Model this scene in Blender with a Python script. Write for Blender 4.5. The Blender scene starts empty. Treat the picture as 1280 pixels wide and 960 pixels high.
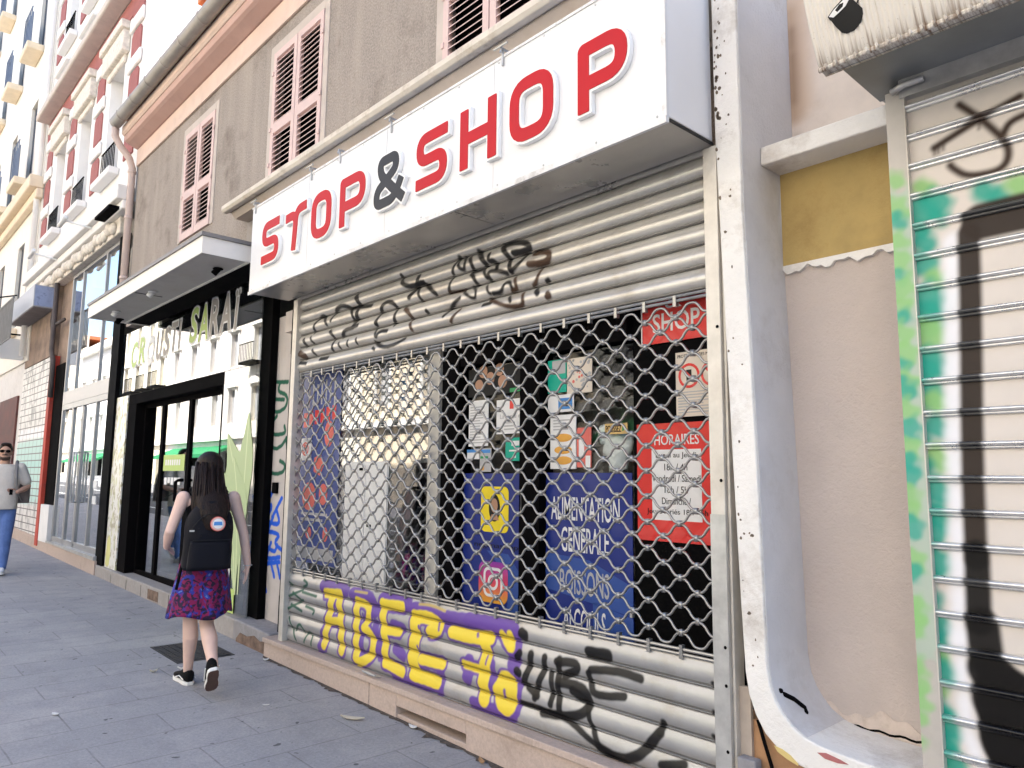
import bpy, bmesh, math, random
import numpy as np
from mathutils import Vector, Matrix
R = math.radians
random.seed(7); rng = np.random.default_rng(7)
scene = bpy.context.scene
COL = scene.collection

# ------------------------------------------------------------------ materials
MATS = {}
def _new(name):
    m = bpy.data.materials.new(name); m.use_nodes = True
    nt = m.node_tree; b = nt.nodes['Principled BSDF']
    return m, nt, b
def _coord(nt, scale=(1, 1, 1), rot=(0, 0, 0)):
    tc = nt.nodes.new('ShaderNodeTexCoord'); mp = nt.nodes.new('ShaderNodeMapping')
    mp.inputs['Scale'].default_value = scale; mp.inputs['Rotation'].default_value = rot
    nt.links.new(tc.outputs['Object'], mp.inputs['Vector']); return mp.outputs['Vector']
def _noise(nt, vec, scale, detail=4, rough=.6):
    n = nt.nodes.new('ShaderNodeTexNoise'); n.inputs['Scale'].default_value = scale
    n.inputs['Detail'].default_value = detail; n.inputs['Roughness'].default_value = rough
    nt.links.new(vec, n.inputs['Vector']); return n.outputs['Fac']
def _ramp(nt, fac, a, b, c0=(0, 0, 0), c1=(1, 1, 1)):
    r = nt.nodes.new('ShaderNodeValToRGB')
    r.color_ramp.elements[0].position = a; r.color_ramp.elements[1].position = b
    r.color_ramp.elements[0].color = (*c0, 1); r.color_ramp.elements[1].color = (*c1, 1)
    nt.links.new(fac, r.inputs['Fac']); return r.outputs['Color']
def _mix(nt, fac, a, b, mode='MIX'):
    n = nt.nodes.new('ShaderNodeMix'); n.data_type = 'RGBA'; n.blend_type = mode
    def put(sock, v):
        if isinstance(v, bpy.types.NodeSocket): nt.links.new(v, sock)
        elif isinstance(v, (int, float)): sock.default_value = v
        else: sock.default_value = (*v, 1) if len(v) == 3 else v
    put(n.inputs[0], fac); put(n.inputs[6], a); put(n.inputs[7], b)
    return n.outputs[2]
def _bump(nt, b, h, strength, dist=.01):
    n = nt.nodes.new('ShaderNodeBump'); n.inputs['Strength'].default_value = strength
    n.inputs['Distance'].default_value = dist
    nt.links.new(h, n.inputs['Height']); nt.links.new(n.outputs['Normal'], b.inputs['Normal'])
def mat(name, col, rough=.7, metal=0., var=.18, scale=5., bump=0., bscale=90., streak=0., stcol=None,
        dirt=0., dcol=(.05, .035, .02), dscale=2.5, spec=.4, paint=False, chip=0., ccol=(.3, .2, .1), coat=0.):
    if name in MATS: return MATS[name]
    m, nt, b = _new(name); v = _coord(nt)
    n = _noise(nt, v, scale, 5)
    d = tuple(c * (1 - var) for c in col); l = tuple(min(1, c * (1 + var * .7)) for c in col)
    c = _ramp(nt, n, .3, .7, d, l)
    if streak:
        vs = _coord(nt, (2.6, 2.6, .35)); s = _ramp(nt, _noise(nt, vs, 1.6, 7, .62), .42, .72)
        f = nt.nodes.new('ShaderNodeMath'); f.operation = 'MULTIPLY'; f.inputs[1].default_value = streak
        nt.links.new(s, f.inputs[0]); c = _mix(nt, f.outputs[0], c, stcol or tuple(x * .5 for x in col))
    if dirt:
        s = _ramp(nt, _noise(nt, v, dscale, 9, .72), .52, .70)
        f = nt.nodes.new('ShaderNodeMath'); f.operation = 'MULTIPLY'; f.inputs[1].default_value = dirt
        nt.links.new(s, f.inputs[0]); c = _mix(nt, f.outputs[0], c, dcol)
    if chip:
        s = _ramp(nt, _noise(nt, v, 12, 9, .75), .655, .675)
        f = nt.nodes.new('ShaderNodeMath'); f.operation = 'MULTIPLY'; f.inputs[1].default_value = chip
        nt.links.new(s, f.inputs[0]); c = _mix(nt, f.outputs[0], c, ccol)
    if paint:
        a = nt.nodes.new('ShaderNodeAttribute'); a.attribute_name = 'paint'
        c = _mix(nt, a.outputs['Alpha'], c, a.outputs['Color'])
        if metal:
            f = nt.nodes.new('ShaderNodeMath'); f.operation = 'MULTIPLY_ADD'
            f.inputs[1].default_value = -metal; f.inputs[2].default_value = metal
            nt.links.new(a.outputs['Alpha'], f.inputs[0]); nt.links.new(f.outputs[0], b.inputs['Metallic'])
    nt.links.new(c, b.inputs['Base Color'])
    if not (paint and metal): b.inputs['Metallic'].default_value = metal
    rr = _ramp(nt, n, .2, .8, (max(0, rough - .08),) * 3, (min(1, rough + .08),) * 3)
    nt.links.new(rr, b.inputs['Roughness'])
    b.inputs['Specular IOR Level'].default_value = spec
    if coat: b.inputs['Coat Weight'].default_value = coat; b.inputs['Coat Roughness'].default_value = .05
    if bump: _bump(nt, b, _noise(nt, v, bscale, 6, .7), bump)
    MATS[name] = m; return m
def glass(name, tint=(.93, .95, .95), gain=1.6, base=.05, rough=0.0, dark=None):
    m, nt, b = _new(name); nt.nodes.remove(b); out = nt.nodes['Material Output']
    lw = nt.nodes.new('ShaderNodeLayerWeight'); lw.inputs[0].default_value = .5
    p = nt.nodes.new('ShaderNodeMath'); p.operation = 'POWER'; p.inputs[1].default_value = 4.0
    nt.links.new(lw.outputs['Facing'], p.inputs[0])
    q = nt.nodes.new('ShaderNodeMath'); q.operation = 'MULTIPLY_ADD'; q.use_clamp = True
    q.inputs[1].default_value = gain; q.inputs[2].default_value = base
    nt.links.new(p.outputs[0], q.inputs[0])
    g = nt.nodes.new('ShaderNodeBsdfGlossy'); g.inputs['Roughness'].default_value = rough
    g.inputs['Color'].default_value = (.95, .96, .97, 1)
    if dark: t = nt.nodes.new('ShaderNodeBsdfDiffuse'); t.inputs[0].default_value = (*dark, 1)
    else: t = nt.nodes.new('ShaderNodeBsdfTransparent'); t.inputs[0].default_value = (*tint, 1)
    mx = nt.nodes.new('ShaderNodeMixShader')
    nt.links.new(q.outputs[0], mx.inputs[0]); nt.links.new(t.outputs[0], mx.inputs[1]); nt.links.new(g.outputs[0], mx.inputs[2])
    nt.links.new(mx.outputs[0], out.inputs['Surface'])
    MATS[name] = m; return m

# ------------------------------------------------------------------ mesh builder
class MB:
    def __init__(s): s.v = []; s.f = []
    def add(s, vs, fs):
        o = len(s.v); s.v += [tuple(p) for p in vs]; s.f += [tuple(i + o for i in f) for f in fs]; return s
    def box(s, x0, x1, y0, y1, z0, z1):
        return s.add([(x0, y0, z0), (x1, y0, z0), (x1, y1, z0), (x0, y1, z0), (x0, y0, z1), (x1, y0, z1), (x1, y1, z1), (x0, y1, z1)],
                     [(3, 2, 1, 0), (4, 5, 6, 7), (0, 1, 5, 4), (1, 2, 6, 5), (2, 3, 7, 6), (3, 0, 4, 7)])
    def prism_y(s, poly, y0, y1):           # polygon in x,z extruded along y
        n = len(poly); vs = [(a, y0, b) for a, b in poly] + [(a, y1, b) for a, b in poly]
        return s.add(vs, [tuple(range(n)), tuple(range(2 * n - 1, n - 1, -1))] + [(i, i + n, (i + 1) % n + n, (i + 1) % n) for i in range(n)])
    def prism_x(s, poly, x0, x1):           # polygon in y,z extruded along x
        n = len(poly); vs = [(x0, a, b) for a, b in poly] + [(x1, a, b) for a, b in poly]
        return s.add(vs, [tuple(range(n - 1, -1, -1)), tuple(range(n, 2 * n))] + [(i, (i + 1) % n, (i + 1) % n + n, i + n) for i in range(n)])
    def prism_z(s, poly, z0, z1):
        n = len(poly); vs = [(a, b, z0) for a, b in poly] + [(a, b, z1) for a, b in poly]
        return s.add(vs, [tuple(range(n - 1, -1, -1)), tuple(range(n, 2 * n))] + [(i, (i + 1) % n, (i + 1) % n + n, i + n) for i in range(n)])
    def loft(s, rings, cap=True, closed=True):
        n = len(rings[0]); vs = [p for r in rings for p in r]; fs = []
        for k in range(len(rings) - 1):
            for i in range(n if closed else n - 1):
                j = (i + 1) % n; fs.append((k * n + i, k * n + j, (k + 1) * n + j, (k + 1) * n + i))
        if cap and closed:
            fs.append(tuple(range(n - 1, -1, -1))); m = (len(rings) - 1) * n; fs.append(tuple(range(m, m + n)))
        return s.add(vs, fs)
    def tube(s, pts, r, n=8, cap=True):
        pts = [Vector(p) for p in pts]; rr = r if isinstance(r, (list, tuple)) else [r] * len(pts)
        rings = []; u = None
        for i, p in enumerate(pts):
            t = (pts[min(i + 1, len(pts) - 1)] - pts[max(i - 1, 0)]).normalized()
            if u is None:
                u = t.orthogonal().normalized()
            else:
                u = (u - t * u.dot(t)).normalized()
            w = t.cross(u)
            rings.append([p + (u * math.cos(2 * math.pi * k / n) + w * math.sin(2 * math.pi * k / n)) * rr[i] for k in range(n)])
        return s.loft(rings, cap)
    def ell(s, c, r, n=16, m=10, M=None):
        c = Vector(c); rings = []
        for j in range(1, m):
            a = math.pi * j / m
            rings.append([Vector((math.sin(a) * math.cos(2 * math.pi * i / n) * r[0], math.sin(a) * math.sin(2 * math.pi * i / n) * r[1], -math.cos(a) * r[2])) for i in range(n)])
        top = Vector((0, 0, r[2])); o = len(s.v)
        T = (lambda q: c + (M @ q if M else q))
        vs = [T(q) for rg in rings for q in rg] + [T(-top), T(top)]; fs = []
        for k in range(m - 2):
            for i in range(n):
                j = (i + 1) % n; fs.append((k * n + i, k * n + j, (k + 1) * n + j, (k + 1) * n + i))
        b = (m - 1) * n
        for i in range(n):
            j = (i + 1) % n; fs.append((b, j, i)); fs.append((b + 1, (m - 2) * n + i, (m - 2) * n + j))
        return s.add(vs, fs)
    def caps(s, pts, radii, n=12):          # tapered tube with ball ends
        s.tube(pts, list(radii), n); s.ell(pts[0], (radii[0],) * 3, n, 8); s.ell(pts[-1], (radii[-1],) * 3, n, 8)
        return s
    def build(s, name, m, parent=None, smooth=False, bevel=0, seg=2):
        me = bpy.data.meshes.new(name); me.from_pydata(s.v, [], s.f); me.update()
        return link(name, me, m, parent, smooth, bevel, seg)
def origin(o):
    v = Vector((0, 0, 0))
    while o: v += o.location; o = o.parent
    return v
def link(name, me, m, parent=None, smooth=False, bevel=0, seg=2):
    o = bpy.data.objects.new(name, me); COL.objects.link(o)
    if m: me.materials.append(m)
    if parent: o.parent = parent; o.location = -origin(parent)
    if smooth: me.polygons.foreach_set('use_smooth', [True] * len(me.polygons))
    if bevel:
        b = o.modifiers.new('edge', 'BEVEL'); b.width = bevel; b.segments = seg; b.limit_method = 'ANGLE'; b.angle_limit = R(40)
    return o
def tag(o, label, cat, group=None, kind=None):
    o['label'] = label; o['category'] = cat
    if group: o['group'] = group
    if kind: o['kind'] = kind
    return o
def thing(name, label, cat, loc=(0, 0, 0), group=None):
    o = bpy.data.objects.new(name, None); COL.objects.link(o); o.location = loc; o.empty_display_size = .1
    return tag(o, label, cat, group)
def struct(o): o['kind'] = 'structure'; return o
def remeshed(mb, name, m, parent=None, voxel=.008, smooth=6):
    me = bpy.data.meshes.new('tmp'); me.from_pydata(mb.v, [], mb.f); me.update()
    bm = bmesh.new(); bm.from_mesh(me); bmesh.ops.recalc_face_normals(bm, faces=bm.faces); bm.to_mesh(me); bm.free()
    o = bpy.data.objects.new('tmp', me); COL.objects.link(o)
    r = o.modifiers.new('r', 'REMESH'); r.mode = 'VOXEL'; r.voxel_size = voxel
    k = o.modifiers.new('s', 'SMOOTH'); k.iterations = smooth; k.factor = .5
    dg = bpy.context.evaluated_depsgraph_get()
    nm = bpy.data.meshes.new_from_object(o.evaluated_get(dg)); nm.name = name
    bpy.data.objects.remove(o); nm.materials.clear()
    return link(name, nm, m, parent, True)
def holes_wall(mb, x0, x1, z0, z1, holes, y0, y1):
    xs = sorted({x0, x1, *[h[0] for h in holes], *[h[1] for h in holes]}); xs = [x for x in xs if x0 <= x <= x1]
    zs = sorted({z0, z1, *[h[2] for h in holes], *[h[3] for h in holes]}); zs = [z for z in zs if z0 <= z <= z1]
    for a, b in zip(xs, xs[1:]):
        run = None
        for c, d in zip(zs, zs[1:]):
            mx, mz = (a + b) / 2, (c + d) / 2
            solid = not any(h[0] < mx < h[1] and h[2] < mz < h[3] for h in holes)
            if solid: run = [run[0], d] if run else [c, d]
            elif run: mb.box(a, b, y0, y1, *run); run = None
        if run: mb.box(a, b, y0, y1, *run)
    return mb

# ------------------------------------------------------------------ spray paint on meshes
PC = dict(k=(.0035, .003, .0035), b=(.055, .026, .012), p=(.135, .065, .32), y=(.80, .62, .05), g=(.50, .38, .12), n=(.01, .09, .055), u=(.006, .09, .60),
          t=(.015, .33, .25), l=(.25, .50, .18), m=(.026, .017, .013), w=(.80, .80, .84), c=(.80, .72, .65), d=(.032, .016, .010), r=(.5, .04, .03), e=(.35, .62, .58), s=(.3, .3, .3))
def paint_rgba(X, Z, strokes, soft=.004, alpha=1., wob=.12):
    rgb = np.zeros((X.size, 3)); al = np.zeros(X.size)
    n1 = np.sin(X * 61 + Z * 23) * np.sin(Z * 83 - X * 31)
    for col, r, pts in strokes:
        s = soft
        pts = list(pts)
        if len(pts) == 1: pts = pts * 2
        if len(pts) > 2:                     # rounded path through the points
            q = [pts[0]]
            for i in range(1, len(pts) - 1):
                (ax, az), (bx, bz), (cx, cz) = pts[i - 1], pts[i], pts[i + 1]
                a = ((ax + bx) / 2, (az + bz) / 2) if i > 1 else ((ax + bx * 1) / 2, (az + bz) / 2)
                c = ((bx + cx) / 2, (bz + cz) / 2)
                if i == 1: q.append(a)
                for t in (.25, .5, .75, 1):
                    q.append(((1 - t) ** 2 * a[0] + 2 * t * (1 - t) * bx + t * t * c[0], (1 - t) ** 2 * a[1] + 2 * t * (1 - t) * bz + t * t * c[1]))
            q.append(pts[-1]); pts = q
        P = np.array(pts); m = r + s * 2
        idx = np.where((X > P[:, 0].min() - m) & (X < P[:, 0].max() + m) & (Z > P[:, 1].min() - m) & (Z < P[:, 1].max() + m))[0]
        if not len(idx): continue
        x, z = X[idx], Z[idx]; d = np.full(len(idx), 9.)
        for (ax, az), (bx, bz) in zip(pts, pts[1:]):
            dx, dz = bx - ax, bz - az; L = dx * dx + dz * dz + 1e-12
            t = np.clip(((x - ax) * dx + (z - az) * dz) / L, 0, 1)
            d = np.minimum(d, np.hypot(x - ax - t * dx, z - az - t * dz))
        d = d + n1[idx] * r * wob
        a = np.clip((r + s - d) / (2 * s), 0, 1); a = a * a * (3 - 2 * a) * alpha
        c = np.array(PC[col]); old = al[idx]
        na = a + old * (1 - a); k = np.where(na > 1e-6, a / np.maximum(na, 1e-6), 0)[:, None]
        rgb[idx] = rgb[idx] * (1 - k) + c * k; al[idx] = na
    return np.concatenate([rgb, al[:, None]], 1)
def over(A, B):
    a = B[:, 3:4]; na = a + A[:, 3:4] * (1 - a); k = np.where(na > 1e-6, a / np.maximum(na, 1e-6), 0)
    return np.concatenate([A[:, :3] * (1 - k) + B[:, :3] * k, na], 1)
def sheet(name, xs, yz, m, parent, rgba_fn=None, breaks=()):
    """swept sheet: profile (y,z) list along x positions, as one dense mesh with a paint attribute"""
    xs = np.asarray(xs); yz = np.asarray(yz); nx, nz = len(xs), len(yz)
    V = np.zeros((nx, nz, 3)); V[:, :, 0] = xs[:, None]; V[:, :, 1] = yz[None, :, 0]; V[:, :, 2] = yz[None, :, 1]
    V = V.reshape(-1, 3)
    i = (np.arange(nx - 1)[:, None] * nz + np.arange(nz - 1)[None, :]).ravel()
    if len(breaks): i = i[~np.isin(i % nz, list(breaks))]
    F = np.stack([i, i + nz, i + nz + 1, i + 1], 1)
    me = bpy.data.meshes.new(name)
    me.vertices.add(len(V)); me.vertices.foreach_set('co', V.ravel().astype(np.float32))
    me.loops.add(F.size); me.loops.foreach_set('vertex_index', F.ravel().astype(np.int32))
    me.polygons.add(len(F)); me.polygons.foreach_set('loop_start', (np.arange(len(F)) * 4).astype(np.int32))
    me.update(calc_edges=True); me.validate()
    if rgba_fn:
        at = me.color_attributes.new('paint', 'FLOAT_COLOR', 'POINT')
        at.data.foreach_set('color', rgba_fn(V[:, 0], V[:, 2]).ravel().astype(np.float32))
    return link(name, me, m, parent, True)

# ------------------------------------------------------------------ lettering
def rpoly(pts, r, closed=False, n=6):
    pts = [Vector(p) for p in pts]; out = []; N = len(pts)
    for i, p in enumerate(pts):
        if not closed and i in (0, N - 1): out.append(p); continue
        a = pts[i - 1]; c = pts[(i + 1) % N]; rr = min(r, (a - p).length * .5, (c - p).length * .5)
        s = p + (a - p).normalized() * rr; e = p + (c - p).normalized() * rr
        for k in range(n + 1):
            t = k / n; out.append(s * (1 - t) ** 2 + p * 2 * t * (1 - t) + e * t * t)
    if closed: out.append(out[0])
    return out
def sdf_contours(strokes, half, off, bounds, step=.004):
    """outline loops of thick strokes with square ends, grown by off"""
    x0, x1, z0, z1 = bounds; m = half + abs(off) + .03
    xs = np.arange(x0 - m, x1 + m, step); zs = np.arange(z0 - m, z1 + m, step)
    X, Z = np.meshgrid(xs, zs, indexing='ij'); D = np.full(X.shape, 9.)
    for pts, h in strokes:
        h = h or half; K = len(pts) - 1; loop = (Vector(pts[0]) - Vector(pts[-1])).length < 1e-6
        for k in range(K):
            a, b = Vector(pts[k]), Vector(pts[k + 1]); d = b - a; L = d.length
            if L < 1e-7: continue
            d /= L; u = (X - a.x) * d.x + (Z - a.y) * d.y; w = (X - a.x) * d.y - (Z - a.y) * d.x
            t = np.clip(u, 0, L); dist = np.hypot(u - t, w) - h
            if not loop:
                if k == 0: dist = np.where(u < 0, np.maximum(np.abs(w) - h, -u), dist)
                if k == K - 1: dist = np.where(u > L, np.maximum(np.abs(w) - h, u - L), dist)
            D = np.minimum(D, dist)
    D = D - off; S = D < 0; segs = {}
    c = S[:-1, :-1].astype(int) + S[1:, :-1] * 2 + S[1:, 1:] * 4 + S[:-1, 1:] * 8
    TAB = {1: [(3, 0)], 2: [(0, 1)], 3: [(3, 1)], 4: [(1, 2)], 5: [(3, 2), (1, 0)], 6: [(0, 2)], 7: [(3, 2)], 8: [(2, 3)], 9: [(2, 0)], 10: [(0, 3), (2, 1)], 11: [(2, 1)], 12: [(1, 3)], 13: [(1, 0)], 14: [(0, 3)]}
    def pt(i, j, e):
        if e == 0: A, B = (i, j), (i + 1, j)
        elif e == 1: A, B = (i + 1, j), (i + 1, j + 1)
        elif e == 2: A, B = (i, j + 1), (i + 1, j + 1)
        else: A, B = (i, j), (i, j + 1)
        da, db = D[A], D[B]; t = da / (da - db); key = (A, B)
        return key, (xs[A[0]] * (1 - t) + xs[B[0]] * t, zs[A[1]] * (1 - t) + zs[B[1]] * t)
    P = {}
    for i, j in zip(*np.where((c > 0) & (c < 15))):
        for e0, e1 in TAB[int(c[i, j])]:
            k0, p0 = pt(i, j, e0); k1, p1 = pt(i, j, e1); P[k0] = p0; P[k1] = p1; segs[k0] = k1
    loops = []
    while segs:
        k = next(iter(segs)); lp = []
        while k in segs: lp.append(P[k]); k = segs.pop(k)
        if len(lp) > 6: loops.append(lp)
    return loops
def plate(name, loops, y_front, y_back, m, parent):
    cu = bpy.data.curves.new('tmp', 'CURVE'); cu.dimensions = '2D'; cu.fill_mode = 'BOTH'; cu.extrude = abs(y_back - y_front) / 2
    for lp in loops:
        sp = cu.splines.new('POLY'); sp.points.add(len(lp) - 1); sp.use_cyclic_u = True
        for p, (x, z) in zip(sp.points, lp): p.co = (x, z, 0, 1)
    o = bpy.data.objects.new('tmp', cu); COL.objects.link(o)
    dg = bpy.context.evaluated_depsgraph_get(); me = bpy.data.meshes.new_from_object(o.evaluated_get(dg)); me.name = name
    bpy.data.objects.remove(o); bpy.data.curves.remove(cu)
    yc = (y_front + y_back) / 2
    me.transform(Matrix(((1, 0, 0, 0), (0, 0, -1, yc), (0, 1, 0, 0), (0, 0, 0, 1))))
    me.materials.clear(); return link(name, me, m, parent)
def text(body, x0, x1, z0, z1, y, m, parent=None, name='lettering', bold=0., shear=0., thick=.0012, keep=False):
    cu = bpy.data.curves.new('tmp', 'FONT'); cu.body = body; cu.size = 1; cu.offset = bold; cu.extrude = .5; cu.shear = shear; cu.resolution_u = 3
    cu.align_x = 'CENTER'
    o = bpy.data.objects.new('tmp', cu); COL.objects.link(o)
    dg = bpy.context.evaluated_depsgraph_get(); me = bpy.data.meshes.new_from_object(o.evaluated_get(dg)); me.name = name
    bpy.data.objects.remove(o); bpy.data.curves.remove(cu)
    n = len(me.vertices); co = np.zeros(n * 3, np.float32); me.vertices.foreach_get('co', co); co = co.reshape(-1, 3)
    a, b = co.min(0), co.max(0); sx = (x1 - x0) / (b[0] - a[0]); sz = (z1 - z0) / (b[1] - a[1])
    if keep: sx = sz = min(sx, sz)
    w = np.stack([(x0 + x1) / 2 + (co[:, 0] - (a[0] + b[0]) / 2) * sx, y - (co[:, 2] + .5) * thick, (z0 + z1) / 2 + (co[:, 1] - (a[1] + b[1]) / 2) * sz], 1)
    me.vertices.foreach_set('co', w.ravel().astype(np.float32)); me.materials.clear(); me.update()
    return link(name, me, m, parent)
def gz(x): return -.162 - .019 * x
TAG_TOP=[
('k',0.0118,[(-5.772,2.732),(-5.74,2.816),(-5.626,2.858),(-5.576,2.821),(-5.541,2.767)]),
('k',0.0113,[(-5.467,2.785),(-5.417,2.854),(-5.311,2.893),(-5.166,2.85),(-5.109,2.767),(-5.123,2.733)]),
('k',0.0166,[(-5.086,2.929),(-5.03,2.864),(-5.057,2.759),(-5.103,2.684)]),
('k',0.011,[(-5.148,2.838),(-4.846,2.812)]),
('k',0.0142,[(-5.931,2.684),(-5.905,2.631)]),
('k',0.01,[(-5.808,2.688),(-5.771,2.634)]),
('k',0.0115,[(-5.479,2.701),(-5.408,2.644),(-5.429,2.533)]),
('k',0.0111,[(-5.291,2.628),(-5.223,2.674),(-5.136,2.671),(-5.035,2.684)]),
('k',0.0094,[(-5.323,2.576),(-5.302,2.537)]),
('k',0.0092,[(-5.181,2.577),(-5.189,2.541)]),
('k',0.0091,[(-5.055,2.578),(-5.042,2.54)]),
('b',0.0182,[(-6.004,2.573),(-5.896,2.53)]),
('k',0.0099,[(-5.766,2.574),(-5.722,2.53)]),
('k',0.0101,[(-6.039,2.496),(-5.869,2.468)]),
('k',0.0115,[(-5.632,2.481),(-5.498,2.476)]),
('k',0.0121,[(-4.773,2.654),(-4.703,2.774),(-4.628,2.81),(-4.507,2.767),(-4.516,2.658),(-4.543,2.62)]),
('k',0.0141,[(-4.774,2.663),(-4.767,2.653)]),
('b',0.0117,[(-4.403,2.716),(-4.33,2.671),(-4.314,2.627)]),
('k',0.0105,[(-4.787,2.612),(-4.767,2.54),(-4.723,2.595),(-4.615,2.579)]),
('k',0.0102,[(-4.797,2.518),(-4.669,2.459),(-4.52,2.457),(-4.392,2.49)]),
('b',0.0099,[(-4.327,2.596),(-4.297,2.543)]),
('k',0.0087,[(-4.81,2.476),(-4.777,2.458)]),
('k',0.0113,[(-4.129,2.65),(-4.123,2.643)]),
('k',0.0118,[(-4.459,2.97),(-4.441,2.908),(-4.339,2.86),(-4.175,2.865)]),
('k',0.015,[(-4.231,2.917),(-4.242,2.862),(-4.336,2.788)]),
('k',0.0114,[(-4.202,2.87),(-4.106,2.82),(-4.026,2.757)]),
('k',0.0099,[(-4.241,2.837),(-4.202,2.74)]),
('k',0.0094,[(-3.853,2.835),(-3.864,2.775),(-3.887,2.74)]),
('k',0.0093,[(-3.842,2.864),(-3.797,2.963),(-3.773,2.966),(-3.783,2.898),(-3.722,2.855),(-3.7,2.912),(-3.725,2.948)]),
('k',0.0107,[(-3.666,2.935),(-3.63,2.882),(-3.64,2.846)]),
('k',0.0135,[(-3.586,2.956),(-3.54,2.915),(-3.506,2.856)]),
('k',0.0103,[(-3.463,2.913),(-3.473,2.864),(-3.43,2.869),(-3.386,2.802)]),
('k',0.013,[(-3.346,2.938),(-3.292,2.869),(-3.26,2.762)]),
('k',0.0128,[(-3.335,2.936),(-3.242,2.94),(-3.142,2.917),(-3.083,2.878),(-3.122,2.859),(-3.241,2.872)]),
('k',0.0099,[(-3.141,2.835),(-3.18,2.788),(-3.26,2.762)]),
('b',0.0123,[(-3.064,2.832),(-2.951,2.821),(-2.914,2.779),(-2.969,2.75),(-3.101,2.771)]),
('b',0.0082,[(-3.006,2.724),(-3.024,2.659),(-3.071,2.634)]),
('k',0.0106,[(-3.651,2.826),(-3.605,2.786),(-3.592,2.739)]),
('k',0.009,[(-3.628,2.829),(-3.516,2.828)]),
('k',0.0089,[(-3.516,2.813),(-3.482,2.762)]),
('k',0.0102,[(-3.459,2.743),(-3.472,2.804),(-3.364,2.783),(-3.301,2.756)]),
('b',0.0077,[(-3.887,2.74),(-3.718,2.725)]),
('k',0.0075,[(-3.718,2.71),(-3.601,2.636),(-3.58,2.692),(-3.637,2.733)]),
('k',0.0073,[(-3.492,2.713),(-3.458,2.655),(-3.447,2.653)]),
('k',0.0086,[(-3.425,2.65),(-3.341,2.642),(-3.311,2.7),(-3.259,2.691),(-3.248,2.653)]),
('b',0.0085,[(-3.229,2.713),(-3.198,2.644),(-3.258,2.634)]),
('k',0.0093,[(-3.931,2.584),(-3.859,2.634),(-3.752,2.678)]),
('b',0.0077,[(-3.856,2.534),(-3.762,2.603)]),
('k',0.0088,[(-3.522,2.593),(-3.446,2.595)]),
('b',0.0085,[(-3.468,2.621),(-3.339,2.563),(-3.247,2.533),(-3.138,2.529),(-3.158,2.602)]),
('k',0.0085,[(-3.278,2.602),(-3.257,2.57)]),
('k',0.0122,[(-3.043,2.601),(-3.024,2.578)]),
('k',0.0094,[(-2.941,2.643),(-2.959,2.64)]),
('b',0.0107,[(-2.94,2.563),(-2.922,2.546),(-2.949,2.544)])]
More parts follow.
